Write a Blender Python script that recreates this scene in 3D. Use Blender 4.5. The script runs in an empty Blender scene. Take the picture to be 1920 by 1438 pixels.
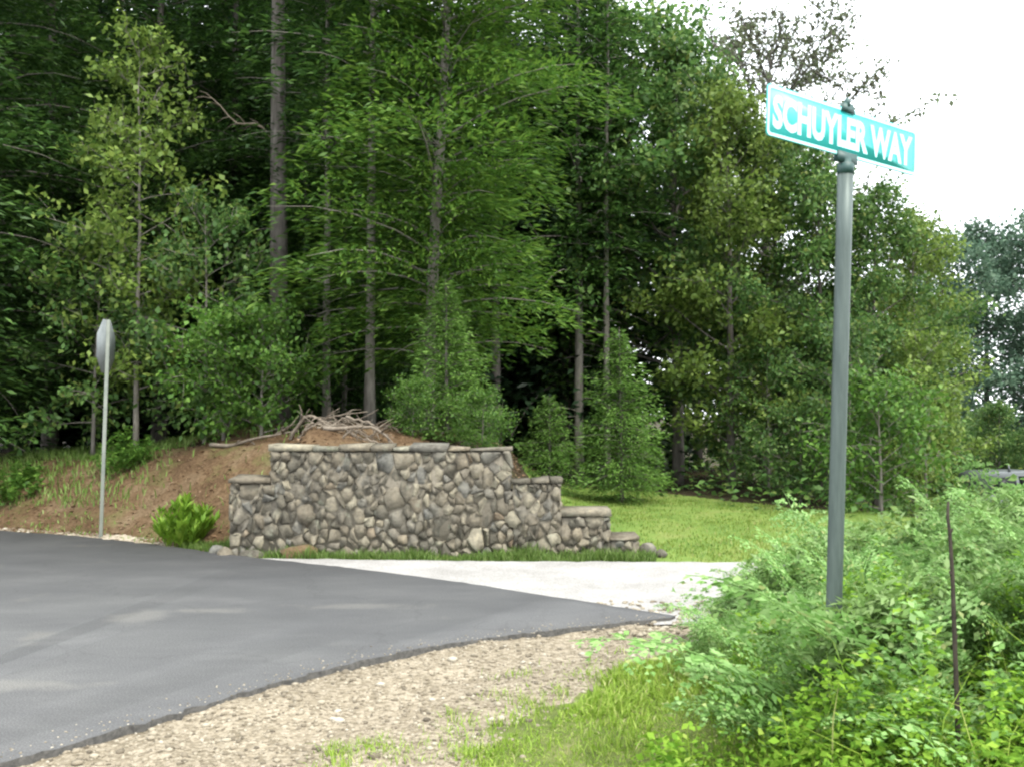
import bpy, math, random
import numpy as np
from mathutils import Vector, Matrix

scene = bpy.context.scene
C = scene.collection

# ------------------------------------------------------------------ camera, world, sun, exposure
EYE = 1.6
LENS = 33.0
PITCH = math.radians(1.86)
cam_data = bpy.data.cameras.new("camera")
cam_data.lens = LENS
cam_data.sensor_width = 36.0
cam_data.clip_start = 0.05
cam_data.clip_end = 2000.0
cam = bpy.data.objects.new("camera", cam_data)
cam.location = (0, 0, EYE)
cam.rotation_euler = (math.radians(90) + PITCH, 0, 0)
C.objects.link(cam)
scene.camera = cam

SUN_EL, SUN_AZ = math.radians(56), math.radians(142)      # azimuth clockwise from +Y (view direction)
world = bpy.data.worlds.new("World")
scene.world = world
world.use_nodes = True
wn, wl = world.node_tree.nodes, world.node_tree.links
wn.clear()
w_out = wn.new("ShaderNodeOutputWorld")
w_bg = wn.new("ShaderNodeBackground")
w_sky = wn.new("ShaderNodeTexSky")
w_sky.sky_type = 'NISHITA'
w_sky.sun_disc = False
w_sky.sun_elevation = SUN_EL
w_sky.sun_rotation = SUN_AZ
w_sky.air_density = 1.0
w_sky.dust_density = 3.0
w_mix = wn.new("ShaderNodeMix")
w_mix.data_type = 'RGBA'
w_mix.inputs[0].default_value = 0.85
w_mix.inputs[7].default_value = (9.2, 9.6, 9.9, 1)         # even bright overcast cloud layer
wl.new(w_sky.outputs[0], w_mix.inputs[6])
wl.new(w_mix.outputs[2], w_bg.inputs[0])
w_bg.inputs[1].default_value = 0.12
wl.new(w_bg.outputs[0], w_out.inputs[0])

sun_data = bpy.data.lights.new("sun", 'SUN')
sun_data.energy = 1.5
sun_data.angle = math.radians(14)
sun_data.color = (1.0, 0.96, 0.88)
sun = bpy.data.objects.new("sun", sun_data)
to_sun = Vector((math.sin(SUN_AZ) * math.cos(SUN_EL), math.cos(SUN_AZ) * math.cos(SUN_EL), math.sin(SUN_EL)))
sun.rotation_euler = to_sun.to_track_quat('Z', 'Y').to_euler()
sun.location = to_sun * 60
C.objects.link(sun)

scene.view_settings.view_transform = 'Standard'
scene.view_settings.look = 'None'
scene.view_settings.gamma = 1.0
scene.view_settings.exposure = 1.62
scene.view_settings.use_curve_mapping = False
scene.render.engine = 'CYCLES'
cy = scene.cycles
cy.max_bounces = 6
cy.diffuse_bounces = 3
cy.glossy_bounces = 2
cy.transmission_bounces = 3
cy.transparent_max_bounces = 4
cy.use_denoising = True
cy.filter_width = 2.3

# ------------------------------------------------------------------ helpers
FPX = LENS / 36.0 * 1920.0


def at(px, py, D):
    """World point at ground distance D seen in direction (px, py) of a 1920x1438 image, in pixels."""
    xc, yc = (px - 960) / FPX, (719 - py) / FPX  # px and py are image pixel coordinates
    c, s = math.cos(PITCH), math.sin(PITCH)
    t = D / (c - yc * s)
    return Vector((xc * t, D, EYE + t * (s + yc * c)))


def sm(a, b, t):
    u = np.clip((np.asarray(t, float) - a) / (b - a), 0, 1)
    return u * u * (3 - 2 * u)


class MB:
    """Collects vertices and faces; build() links them as ONE mesh object."""
    def __init__(self):
        self.v, self.f, self.n = [], [], 0

    def add(self, V, F):
        V = np.asarray(V, float).reshape(-1, 3)
        self.v.append(V)
        for fa in (F if isinstance(F, list) and len(F) and isinstance(F[0], np.ndarray) and F[0].ndim == 2 else [F]):
            if isinstance(fa, np.ndarray):
                self.f.append(fa + self.n)
            else:
                for p in fa:
                    self.f.append(np.asarray([p], int) + self.n)
        self.n += len(V)

    def arrays(self):
        return np.concatenate(self.v), self.f

    def mesh(self, name, mat, smooth=False):
        V = np.concatenate(self.v)
        loops = np.concatenate([a.ravel() for a in self.f]).astype(np.int32)
        tot = np.concatenate([np.full(len(a), a.shape[1]) for a in self.f]).astype(np.int32)
        start = np.concatenate([[0], np.cumsum(tot)[:-1]]).astype(np.int32)
        me = bpy.data.meshes.new(name)
        me.vertices.add(len(V)); me.vertices.foreach_set("co", V.astype(np.float32).ravel())
        me.loops.add(len(loops)); me.loops.foreach_set("vertex_index", loops)
        me.polygons.add(len(tot)); me.polygons.foreach_set("loop_start", start)
        me.polygons.foreach_set("loop_total", tot)
        if smooth:
            me.polygons.foreach_set("use_smooth", np.ones(len(tot), bool))
        me.update(calc_edges=True)
        me.validate()
        me.materials.append(mat)
        return me

    def build(self, name, mat, parent=None, smooth=False):
        o = bpy.data.objects.new(name, self.mesh(name, mat, smooth))
        C.objects.link(o)
        o.parent = parent
        return o


def tag(o, label=None, cat=None, group=None, kind=None):
    if label: o["label"] = label
    if cat: o["category"] = cat
    if group: o["group"] = group
    if kind: o["kind"] = kind
    return o


def empty(name, loc, rz=0.0):
    o = bpy.data.objects.new(name, None)
    o.empty_display_size = 0.2
    o.location = loc
    o.rotation_euler = (0, 0, rz)
    C.objects.link(o)
    return o


def link(name, me, parent=None, loc=(0, 0, 0), rot=(0, 0, 0), scale=(1, 1, 1)):
    o = bpy.data.objects.new(name, me)
    o.location, o.rotation_euler, o.scale = loc, rot, scale
    C.objects.link(o)
    o.parent = parent
    return o


def copy_tree(o, parent=None):
    c = o.copy()
    C.objects.link(c)
    c.parent = parent
    for ch in list(o.children):
        copy_tree(ch, c)
    return c


def tube(mb, pts, rads, n=6, cap=True):
    P = np.asarray(pts, float)
    R = np.asarray(rads, float)
    T = np.gradient(P, axis=0)
    T /= np.linalg.norm(T, axis=1)[:, None] + 1e-9
    ref = np.array([0, 0, 1.0]) if abs(T[:, 2]).mean() < 0.8 else np.array([1.0, 0, 0])
    A = np.cross(T, ref); A /= np.linalg.norm(A, axis=1)[:, None] + 1e-9
    B = np.cross(T, A)
    th = np.arange(n) * 2 * math.pi / n
    ring = P[:, None, :] + R[:, None, None] * (np.cos(th)[None, :, None] * A[:, None, :] + np.sin(th)[None, :, None] * B[:, None, :])
    V = ring.reshape(-1, 3)
    m = len(P)
    i = np.arange(m - 1)[:, None] * n
    j = np.arange(n)[None, :]
    j2 = (j + 1) % n
    F = np.stack([i + j, i + j2, i + n + j2, i + n + j], -1).reshape(-1, 4)
    mb.add(V, F)
    if cap:
        mb.f.append(np.array([[mb.n - n + k for k in range(n)]]))
        mb.f.append(np.array([[mb.n - len(V) + n - 1 - k for k in range(n)]]))


def box(mb, c, s, rot=None):
    c, s = np.asarray(c, float), np.asarray(s, float) / 2
    V = np.array([[x, y, z] for x in (-1, 1) for y in (-1, 1) for z in (-1, 1)], float) * s
    if rot is not None:
        V = V @ np.asarray(rot).T
    mb.add(V + c, np.array([[0, 1, 3, 2], [4, 6, 7, 5], [0, 4, 5, 1], [2, 3, 7, 6], [0, 2, 6, 4], [1, 5, 7, 3]]))


def nrm(a):
    return a / (np.linalg.norm(a, axis=-1, keepdims=True) + 1e-9)


def cards(mb, P, D, N, L, W, fold=0.25):
    """leaf shaped cards: base P, along D, facing N, each its own little folded diamond"""
    D = nrm(D)
    S = nrm(np.cross(D, N))
    N = np.cross(S, D)
    L = np.broadcast_to(np.asarray(L, float), (len(P),))[:, None]
    W = np.broadcast_to(np.asarray(W, float), (len(P),))[:, None]
    mid = P + D * L * 0.45 + N * W * fold
    V = np.stack([P, mid + S * W * 0.5, P + D * L, mid - S * W * 0.5], 1).reshape(-1, 3)
    k = np.arange(len(P))[:, None] * 4
    mb.add(V, k + np.array([[0, 1, 2, 3]]))


# ------------------------------------------------------------------ materials
def new_mat(name):
    m = bpy.data.materials.new(name)
    m.use_nodes = True
    nt = m.node_tree
    for n in list(nt.nodes):
        nt.nodes.remove(n)
    out = nt.nodes.new("ShaderNodeOutputMaterial")
    return m, nt, out


def ramp_node(nt, fac, stops):
    r = nt.nodes.new("ShaderNodeValToRGB")
    el = r.color_ramp.elements
    while len(el) < len(stops):
        el.new(0.5)
    for e, (p, c) in zip(el, stops):
        e.position = p
        e.color = (*c, 1)
    nt.links.new(fac, r.inputs[0])
    return r.outputs[0]


def noise(nt, scale, detail=4, rough=0.6, vec=None, w=None):
    n = nt.nodes.new("ShaderNodeTexNoise")
    n.inputs["Scale"].default_value = scale
    n.inputs["Detail"].default_value = detail
    n.inputs["Roughness"].default_value = rough
    if vec is not None:
        nt.links.new(vec, n.inputs["Vector"])
    return n.outputs[0]


def coords(nt, kind="Object", scale=None):
    t = nt.nodes.new("ShaderNodeTexCoord")
    o = t.outputs[kind]
    if scale:
        m = nt.nodes.new("ShaderNodeMapping")
        m.inputs["Scale"].default_value = scale
        nt.links.new(o, m.inputs[0])
        o = m.outputs[0]
    return o


def mixc(nt, fac, a, b, mode='MIX'):
    m = nt.nodes.new("ShaderNodeMix")
    m.data_type = 'RGBA'
    m.blend_type = mode
    for sock, val in ((m.inputs[0], fac), (m.inputs[6], a), (m.inputs[7], b)):
        if isinstance(val, (int, float)):
            sock.default_value = val
        elif isinstance(val, tuple):
            sock.default_value = (*val, 1)
        else:
            nt.links.new(val, sock)
    return m.outputs[2]


def bump(nt, h, strength, dist):
    b = nt.nodes.new("ShaderNodeBump")
    b.inputs["Strength"].default_value = strength
    b.inputs["Distance"].default_value = dist
    nt.links.new(h, b.inputs["Height"])
    return b.outputs[0]


def principled(nt, out, color, rough=0.8, metal=0.0, normal=None, spec=0.3):
    p = nt.nodes.new("ShaderNodeBsdfPrincipled")
    if isinstance(color, tuple):
        p.inputs["Base Color"].default_value = (*color, 1)
    else:
        nt.links.new(color, p.inputs["Base Color"])
    if isinstance(rough, (int, float)):
        p.inputs["Roughness"].default_value = rough
    else:
        nt.links.new(rough, p.inputs["Roughness"])
    p.inputs["Metallic"].default_value = metal
    p.inputs["Specular IOR Level"].default_value = spec
    if normal is not None:
        nt.links.new(normal, p.inputs["Normal"])
    nt.links.new(p.outputs[0], out.inputs[0])
    return p


def leaf_mat(name, stops, trans=0.32, rough=0.5, spec=0.25, objvar=0.25):
    m, nt, out = new_mat(name)
    g = nt.nodes.new("ShaderNodeNewGeometry")
    col = ramp_node(nt, g.outputs["Random Per Island"], stops)
    oi = nt.nodes.new("ShaderNodeObjectInfo")
    hs = nt.nodes.new("ShaderNodeHueSaturation")
    mr = nt.nodes.new("ShaderNodeMapRange")
    mr.inputs[3].default_value = 1 - objvar
    mr.inputs[4].default_value = 1 + objvar
    nt.links.new(oi.outputs["Random"], mr.inputs[0])
    nt.links.new(mr.outputs[0], hs.inputs["Value"])
    nt.links.new(col, hs.inputs["Color"])
    col = hs.outputs[0]
    p = principled(nt, out, col, rough, spec=spec)
    t = nt.nodes.new("ShaderNodeBsdfTranslucent")
    nt.links.new(col, t.inputs[0])
    mx = nt.nodes.new("ShaderNodeMixShader")
    mx.inputs[0].default_value = trans
    nt.links.new(p.outputs[0], mx.inputs[1])
    nt.links.new(t.outputs[0], mx.inputs[2])
    nt.links.new(mx.outputs[0], out.inputs[0])
    return m


def noisy_mat(name, stops, scale=8, rough=0.85, bstr=0.5, bdist=0.02, bscale=None, detail=6, stretch=None, spec=0.25, metal=0.0):
    m, nt, out = new_mat(name)
    v = coords(nt, "Object", stretch)
    col = ramp_node(nt, noise(nt, scale, detail, 0.65, v), stops)
    nb = bump(nt, noise(nt, bscale or scale * 3, 6, 0.7, v), bstr, bdist)
    principled(nt, out, col, rough, metal, nb, spec)
    return m


M = {}
M["hemlock"] = leaf_mat("hemlock_needles", [(0.0, (.020, .048, .012)), (.5, (.038, .09, .019)), (1, (.08, .155, .03))], trans=.36)
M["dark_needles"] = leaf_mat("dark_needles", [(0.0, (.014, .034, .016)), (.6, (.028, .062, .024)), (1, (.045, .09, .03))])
M["bright_needles"] = leaf_mat("bright_needles", [(0.0, (.05, .12, .02)), (.5, (.095, .205, .03)), (1, (.175, .295, .045))], trans=.42)
M["spruce"] = leaf_mat("young_spruce_needles", [(0.0, (.075, .155, .032)), (.5, (.13, .25, .05)), (1, (.18, .30, .065))], trans=.4, objvar=.06)
M["broadleaf"] = leaf_mat("broad_leaves", [(0.0, (.045, .105, .027)), (.5, (.085, .17, .042)), (.9, (.145, .235, .06)), (1, (.22, .26, .07))], trans=.42)
M["yellow_leaf"] = leaf_mat("yellow_green_leaves", [(0.0, (.06, .10, .02)), (.5, (.12, .19, .035)), (1, (.20, .27, .06))], trans=.42)
M["far_leaf"] = leaf_mat("haze_tinted_leaves", [(0.0, (.06, .12, .075)), (.5, (.11, .19, .12)), (1, (.17, .26, .165))], trans=.4)  # leaf colour paler and bluer, standing in for distance haze
M["sparse_leaf"] = leaf_mat("dull_grey_green_leaves", [(0.0, (.09, .085, .06)), (.5, (.13, .15, .085)), (1, (.17, .22, .11))], trans=.5)
M["shrub_leaf"] = leaf_mat("shrub_leaves", [(0.0, (.05, .12, .02)), (.5, (.09, .20, .03)), (1, (.16, .28, .05))], trans=.38)
M["weed_leaf"] = leaf_mat("bright_weed_leaves", [(0.0, (.11, .23, .02)), (.5, (.18, .33, .03)), (1, (.26, .41, .05))], trans=.4)
M["fern"] = leaf_mat("fern_fronds", [(0.0, (.10, .21, .045)), (.45, (.19, .345, .095)), (.9, (.29, .44, .17)), (1, (.34, .37, .14))], trans=.4, rough=.6, spec=.25, objvar=.25)
M["cover"] = leaf_mat("ground_cover_leaves", [(0.0, (.09, .20, .02)), (.5, (.18, .33, .032)), (.96, (.26, .41, .05)), (1, (.29, .36, .08))], trans=.38, spec=.12, rough=.7)
M["grass"] = leaf_mat("verge_grass", [(0.0, (.13, .22, .025)), (.6, (.22, .33, .04)), (.9, (.30, .38, .08)), (1, (.40, .38, .18))], trans=.3)
M["lawn_grass"] = leaf_mat("lawn_grass", [(0.0, (.075, .145, .022)), (.5, (.155, .222, .036)), (.92, (.225, .27, .06)), (1, (.31, .29, .13))], trans=.25)
M["dark_grass"] = leaf_mat("shade_grass", [(0.0, (.075, .14, .025)), (.6, (.13, .22, .04)), (1, (.21, .28, .09))], trans=.3)
M["dry_leaf"] = leaf_mat("dry_leaves", [(0.0, (.09, .05, .025)), (.5, (.17, .10, .055)), (1, (.28, .20, .13))], trans=.1)
M["bark"] = noisy_mat("grey_bark", [(.3, (.07, .06, .052)), (.55, (.14, .125, .11)), (.75, (.22, .20, .18))], 5, .9, .9, .03, 14, stretch=(3, 3, .5))
M["pale_bark"] = noisy_mat("pale_bark", [(.3, (.12, .11, .09)), (.6, (.23, .21, .18)), (.8, (.32, .30, .26))], 5, .9, .7, .02, 14, stretch=(3, 3, .6))
M["dead_wood"] = noisy_mat("bleached_wood", [(.3, (.10, .075, .055)), (.55, (.18, .15, .115)), (.8, (.27, .235, .19))], 9, .85, .7, .01, 25, stretch=(1, 1, 1))

# ------------------------------------------------------------------ terrain shape
FE = np.array([(-60, 39), (-30, 23.8), (-13, 16.4), (-7.2, 13.2), (-5.4, 12.45), (-2.8, 10.66), (0, 10.45), (3, 10.4), (14, 10.0), (60, 4)])
_A = np.array([(-60, .6), (-14, .8), (-7.5, 1.0), (-5.8, 1.2), (-4.4, 1.5), (-3.4, 1.5), (-2.2, 1.45), (-1.2, 1.32), (-.4, 1.20), (0.0, .88), (.35, .5), (.8, .2), (1.4, .04), (2.2, 0), (60, 0)])


def hgt(x, y):
    x, y = np.asarray(x, float), np.asarray(y, float)
    d = y - np.interp(x, FE[:, 0], FE[:, 1])
    A = np.interp(x, _A[:, 0], _A[:, 1])
    free = sm(.15, 2.6, d) * .85 + .15 * sm(2, 6, d)
    walled = .80 * sm(10.95, 11.12, y) + .20 * sm(11.2, 12.9, y)
    w = sm(-2.98, -2.72, x)
    g = -0.06 + A * (free * (1 - w) + walled * w) * (1 - .45 * sm(16, 30, y))
    bank = .57 * sm(.9, 3.3, x) * (1 - sm(6.5, 7.4, y))
    dip = -1.25 * sm(5.5, 10.5, x) * sm(13, 20, y)
    rough = sm(.2, 1.5, d) + sm(1.0, 1.6, x) * (1 - sm(6.3, 7.0, y))
    n = .035 * np.sin(x * 2.3 + 1.2 * np.sin(y * 1.7)) * np.cos(y * 1.9 + .7) + .02 * np.sin(x * 5.1 + y * 3.7) + .012 * np.sin(9.3 * x - 7.7 * y)
    mown = sm(.9, 1.8, x) * sm(0, .2, d) * (1 - sm(19, 21, y))
    return g + bank + dip + n * np.clip(rough, 0, 1) * (1 - .75 * mown)


def inside(px, py, poly):
    px, py = np.asarray(px), np.asarray(py)
    r = np.zeros(px.shape, bool)
    q = np.asarray(poly, float)
    for (x0, y0), (x1, y1) in zip(q, np.roll(q, -1, 0)):
        c = ((y0 > py) != (y1 > py)) & (px < (x1 - x0) * (py - y0) / (y1 - y0 + 1e-12) + x0)
        r ^= c
    return r


# ---- ground sheet
xs = np.concatenate([-np.geomspace(400, 14, 22), np.arange(-13, 13.01, .16), np.geomspace(14, 400, 22)])
ys = np.concatenate([-np.geomspace(300, 3, 20), np.arange(-2, 26, .16), np.geomspace(27, 600, 26)])
GX, GY = np.meshgrid(xs, ys)
GZ = hgt(GX, GY)
nx, ny = len(xs), len(ys)
i = (np.arange(ny - 1)[:, None] * nx + np.arange(nx - 1)[None, :])
mb = MB()
mb.add(np.stack([GX, GY, GZ], -1).reshape(-1, 3), np.stack([i, i + 1, i + nx + 1, i + nx], -1).reshape(-1, 4))
gm, nt, out = new_mat("woodland_soil")
v = coords(nt)
c1 = ramp_node(nt, noise(nt, 1.1, 8, .7, v), [(.3, (.030, .022, .014)), (.5, (.05, .038, .024)), (.7, (.08, .062, .038))])
c2 = ramp_node(nt, noise(nt, 26, 4, .7, v), [(.35, (.35, .3, .26)), (.6, (1, 1, 1)), (.78, (1.35, 1.25, 1.1))])
col = mixc(nt, 1.0, c1, c2, 'MULTIPLY')
gfac = ramp_node(nt, noise(nt, .9, 6, .75, v), [(.52, (0, 0, 0)), (.62, (.7, .7, .7))])
col = mixc(nt, gfac, col, (.07, .085, .025))
principled(nt, out, col, .95, 0, bump(nt, noise(nt, 30, 6, .75, v), .9, .03), .1)
ground = tag(mb.build("ground", gm, smooth=True), kind="structure")

# ---- asphalt road (a real slab: its broken edge stands above the gravel)
rng = np.random.default_rng(3)


def rough_edge(pts, step, amp, rg):
    q = [np.array(pts[0], float)]
    for a, b in zip(pts[:-1], pts[1:]):
        a, b = np.array(a, float), np.array(b, float)
        L = np.linalg.norm(b - a)
        n = max(1, int(L / step))
        nn = np.array([-(b - a)[1], (b - a)[0]]) / L
        for k in range(1, n + 1):
            q.append(a + (b - a) * k / n + nn * rg.normal(0, amp) * (1 if k < n else .3))
    return [tuple(p) for p in q]


def smooth_line(pts, it=2):
    p = [np.array(a, float) for a in pts]
    for _ in range(it):
        q = [p[0]]
        for a, b in zip(p[:-1], p[1:]):
            q += [a * .75 + b * .25, a * .25 + b * .75]
        p = q + [p[-1]]
    return [tuple(a) for a in p]


near_edge = [(-40, -31), (-14, -7.0), (-6, .75), (-2.35, 4.3), (-1.82, 5.08), (-.85, 6.38), (.16, 6.97), (1.24, 7.44)]
mouth = [(1.3, 7.52), (-.1, 8.69), (-.84, 9.28), (-1.9, 9.98), (-2.9, 10.55)]
far_edge = [(-2.9, 10.55), (-5.4, 12.3), (-7.2, 13.05), (-13, 16.25), (-30, 23.6), (-60, 38.8)]
ne = smooth_line(near_edge[:3], 1)[:-1] + rough_edge(smooth_line(near_edge[2:], 2), .05, .016, rng)
mo = rough_edge(smooth_line(mouth, 2), .1, .012, rng)
fe = rough_edge(smooth_line(far_edge[:4], 1), .12, .02, rng) + far_edge[4:]
outline = ne + mo + fe[1:]
n = len(outline)
mb = MB()
top = np.array([(x, y, 0.0) for x, y in outline])
o2 = np.array(outline)
tang = np.roll(o2, -1, 0) - np.roll(o2, 1, 0)
tang /= np.linalg.norm(tang, axis=1)[:, None] + 1e-9
outn = np.stack([tang[:, 1], -tang[:, 0]], 1)
low = np.concatenate([o2 - outn * .004, np.full((n, 1), -.11)], 1)
mb.add(np.concatenate([top, low]), [tuple(range(n))] + [(k, n + k, n + (k + 1) % n, (k + 1) % n) for k in range(n)])
am, nt, out = new_mat("worn_asphalt")
v = coords(nt)
base = ramp_node(nt, noise(nt, .45, 5, .6, v), [(.3, (.098, .099, .102)), (.7, (.126, .127, .126))])
mp = nt.nodes.new("ShaderNodeMapping")
mp.inputs["Rotation"].default_value = (0, 0, math.radians(-30))
mp.inputs["Scale"].default_value = (.45, 1.1, 1)
nt.links.new(v, mp.inputs[0])
streak = ramp_node(nt, noise(nt, 1.5, 5, .65, mp.outputs[0]), [(.30, (.84, .84, .85)), (.52, (1, 1, 1)), (.72, (1.22, 1.21, 1.2))])
col = mixc(nt, 1.0, base, streak, 'MULTIPLY')
spots = ramp_node(nt, noise(nt, 1.25, 3, .5, v), [(.66, (0, 0, 0)), (.74, (.5, .5, .5))])
col = mixc(nt, spots, col, (.17, .165, .15))
for (sx0, sy0, rx, ry) in ((-2.95, 7.5, .30, .30), (-2.42, 7.72, .42, .12), (-1.3, 7.9, .7, .16), (-3.1, 5.6, .8, .15)):
    mpp = nt.nodes.new("ShaderNodeMapping")
    mpp.inputs["Location"].default_value = (-sx0 / rx, -sy0 / ry, 0)
    mpp.inputs["Scale"].default_value = (1 / rx, 1 / ry, 0)
    nt.links.new(v, mpp.inputs[0])
    nz_ = nt.nodes.new("ShaderNodeTexNoise")
    nz_.inputs["Scale"].default_value = 5
    nt.links.new(v, nz_.inputs["Vector"])
    ma = nt.nodes.new("ShaderNodeVectorMath"); ma.operation = 'MULTIPLY_ADD'
    nt.links.new(nz_.outputs["Color"], ma.inputs[0]); ma.inputs[1].default_value = (1.6, 1.6, 0)
    nt.links.new(mpp.outputs[0], ma.inputs[2])
    sb = nt.nodes.new("ShaderNodeVectorMath"); sb.operation = 'SUBTRACT'
    nt.links.new(ma.outputs[0], sb.inputs[0]); sb.inputs[1].default_value = (.8, .8, 0)
    le = nt.nodes.new("ShaderNodeVectorMath"); le.operation = 'LENGTH'
    nt.links.new(sb.outputs[0], le.inputs[0])
    fm = ramp_node(nt, le.outputs["Value"], [(.35, (.55, .55, .55)), (1.0, (0, 0, 0))])
    col = mixc(nt, fm, col, (.19, .185, .17))
vc = nt.nodes.new("ShaderNodeTexVoronoi")
vc.feature = 'DISTANCE_TO_EDGE'
vc.inputs["Scale"].default_value = .55
wv_ = nt.nodes.new("ShaderNodeVectorMath")
wv_.operation = 'MULTIPLY_ADD'
wn_ = nt.nodes.new("ShaderNodeTexNoise")
wn_.inputs["Scale"].default_value = 2.2
nt.links.new(v, wn_.inputs["Vector"])
nt.links.new(wn_.outputs["Color"], wv_.inputs[0])
wv_.inputs[1].default_value = (.8, .8, .8)
nt.links.new(v, wv_.inputs[2])
nt.links.new(wv_.outputs[0], vc.inputs["Vector"])
crack = ramp_node(nt, vc.outputs["Distance"], [(.0, (.86, .86, .86)), (.010, (1, 1, 1))])
col = mixc(nt, 1.0, col, crack, 'MULTIPLY')
grit = ramp_node(nt, noise(nt, 95, 3, .65, v), [(.35, (.62, .62, .62)), (.6, (1, 1, 1)), (.75, (1.5, 1.5, 1.48))])
col = mixc(nt, 1.0, col, grit, 'MULTIPLY')
principled(nt, out, col, .82, 0, bump(nt, noise(nt, 110, 4, .7, v), .6, .006), .3)
road = tag(mb.build("road", am), kind="structure")
road.data.materials.append(noisy_mat("shadow_tinted_bitumen_edge", [(.3, (.035, .034, .032)), (.7, (.10, .095, .086))], 30, .9, .8, .01, 60))  # raw edge painted darker to carry the shadow line along the gravel
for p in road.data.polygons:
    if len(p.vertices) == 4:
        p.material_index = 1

# ---- pale gravel side road
lane = [(-3.1, 10.62), (-2.2, 10.0), (1.1, 7.3), (3, 7.5), (14, 7.2), (60, 1.2), (60, 3.9), (14, 9.95), (3, 10.36), (0, 10.42), (-2.8, 10.64)]
lane_r = rough_edge([lane[-1]] + lane[:4], .3, .0, rng) + lane[4:8] + rough_edge(lane[8:], .12, .02, rng)[1:-1]
mb = MB()
mb.add(np.array([(x, y, -.022) for x, y in lane_r]), [tuple(range(len(lane_r)))])
lm, nt, out = new_mat("pale_crushed_gravel")
v = coords(nt)
c1 = ramp_node(nt, noise(nt, 1.2, 6, .7, v), [(.3, (.26, .25, .235)), (.55, (.355, .345, .33)), (.7, (.41, .40, .385))])
c2 = ramp_node(nt, noise(nt, 70, 3, .7, v), [(.3, (.55, .54, .52)), (.6, (1, 1, 1))])
principled(nt, out, mixc(nt, 1, c1, c2, 'MULTIPLY'), .95, 0, bump(nt, noise(nt, 60, 4, .7, v), .6, .012), .15)
tag(mb.build("gravel_road", lm), kind="structure")

# ---- gravel shoulder
sh = [(-40, -32.5), (-14, -8.6), (-6, -.9), (-1.2, 2.2), (.1, 3.0), (.2, 4.0), (.4, 5.0), (.8, 5.7), (1.35, 6.35), (1.7, 6.8), (1.45, 7.6), (.9, 7.8), (-1, 6.9), (-2.2, 5.2), (-6, 1.2), (-14, -6.4), (-40, -30)]
SEAM = np.array([(-.72, 2.0), (-.58, 3.2), (-.34, 4.2), (.0, 5.1), (.46, 5.8), (1.05, 6.5), (1.5, 6.95), (1.8, 7.3)])
def shz(x, y):
    """undulating top of the gravel shoulder"""
    x, y = np.asarray(x, float), np.asarray(y, float)
    sx_ = np.interp(y, SEAM[:, 1], SEAM[:, 0])
    over = x - sx_ + .07 * np.sin(y * 5.3) + .05 * np.sin(y * 13 + x * 9)
    z = -.036 + .014 * np.sin(x * 4.1 + 1.3 * np.sin(y * 2.7)) * np.cos(y * 3.3 - x) + .006 * np.sin(13 * x + 9 * y)
    t = sm(-.22, .05, over)
    return z * (1 - t) - .054 * t - .05 * sm(.05, .3, over)


gx, gy = np.arange(-4.2, 1.7, .06), np.arange(1.0, 7.9, .06)
VX, VY = np.meshgrid(gx, gy)
ok = inside(VX[:-1, :-1] + .03, VY[:-1, :-1] + .03, sh)
ii = (np.arange(len(gy) - 1)[:, None] * len(gx) + np.arange(len(gx) - 1)[None, :])
F = np.stack([ii, ii + 1, ii + len(gx) + 1, ii + len(gx)], -1)[ok]
used = np.unique(F)
remap = np.full(VX.size, -1); remap[used] = np.arange(len(used))
mb = MB()
mb.add(np.stack([VX, VY, shz(VX, VY)], -1).reshape(-1, 3)[used], remap[F])
sm_, nt, out = new_mat("tan_gravel")
v = coords(nt)
vo = nt.nodes.new("ShaderNodeTexVoronoi")
vo.inputs["Scale"].default_value = 42
nt.links.new(v, vo.inputs["Vector"])
sep = nt.nodes.new("ShaderNodeSeparateColor")
nt.links.new(vo.outputs["Color"], sep.inputs[0])
c1 = ramp_node(nt, sep.outputs[0], [(0, (.17, .145, .105)), (.5, (.26, .225, .168)), (1, (.34, .30, .235))])
c2 = ramp_node(nt, noise(nt, 2.2, 6, .7, v), [(.3, (.72, .70, .66)), (.65, (1.08, 1.06, 1.03))])
principled(nt, out, mixc(nt, 1, c1, c2, 'MULTIPLY'), .95, 0, bump(nt, vo.outputs["Distance"], .8, -.02), .15)
tag(mb.build("gravel_shoulder", sm_), kind="structure")

# bare reddish soil bank beside and behind the wall
gx, gy = np.arange(-9.5, 1.2, .11), np.arange(10.4, 18, .11)
VX, VY = np.meshgrid(gx, gy)
cxx, cyy2 = VX[:-1, :-1] + .055, VY[:-1, :-1] + .055
dd = cyy2 - np.interp(cxx, FE[:, 0], FE[:, 1])
lim = 3.0 + .5 * np.sin(cxx * 1.3) + .3 * np.sin(cxx * 3.1 + 1) - .0
ok = (dd > .12) & (dd < lim) & ((cxx < -2.95) | (cyy2 > 11.0)) & (cxx < -.95 + .25 * np.sin(cyy2 * 4))
ii = (np.arange(len(gy) - 1)[:, None] * len(gx) + np.arange(len(gx) - 1)[None, :])
F = np.stack([ii, ii + 1, ii + len(gx) + 1, ii + len(gx)], -1)[ok]
used = np.unique(F)
remap = np.full(VX.size, -1); remap[used] = np.arange(len(used))
mb = MB()
mb.add(np.stack([VX, VY, hgt(VX, VY) + .012], -1).reshape(-1, 3)[used], remap[F])
bm_, nt, out = new_mat("bare_reddish_soil")
v = coords(nt)
c1 = ramp_node(nt, noise(nt, 1.6, 8, .7, v), [(.3, (.085, .052, .029)), (.5, (.15, .098, .055)), (.7, (.225, .165, .102))])
c2 = ramp_node(nt, noise(nt, 26, 5, .7, v), [(.35, (.45, .42, .38)), (.6, (1, 1, 1)), (.78, (1.35, 1.28, 1.15))])
col = mixc(nt, 1.0, c1, c2, 'MULTIPLY')
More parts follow.
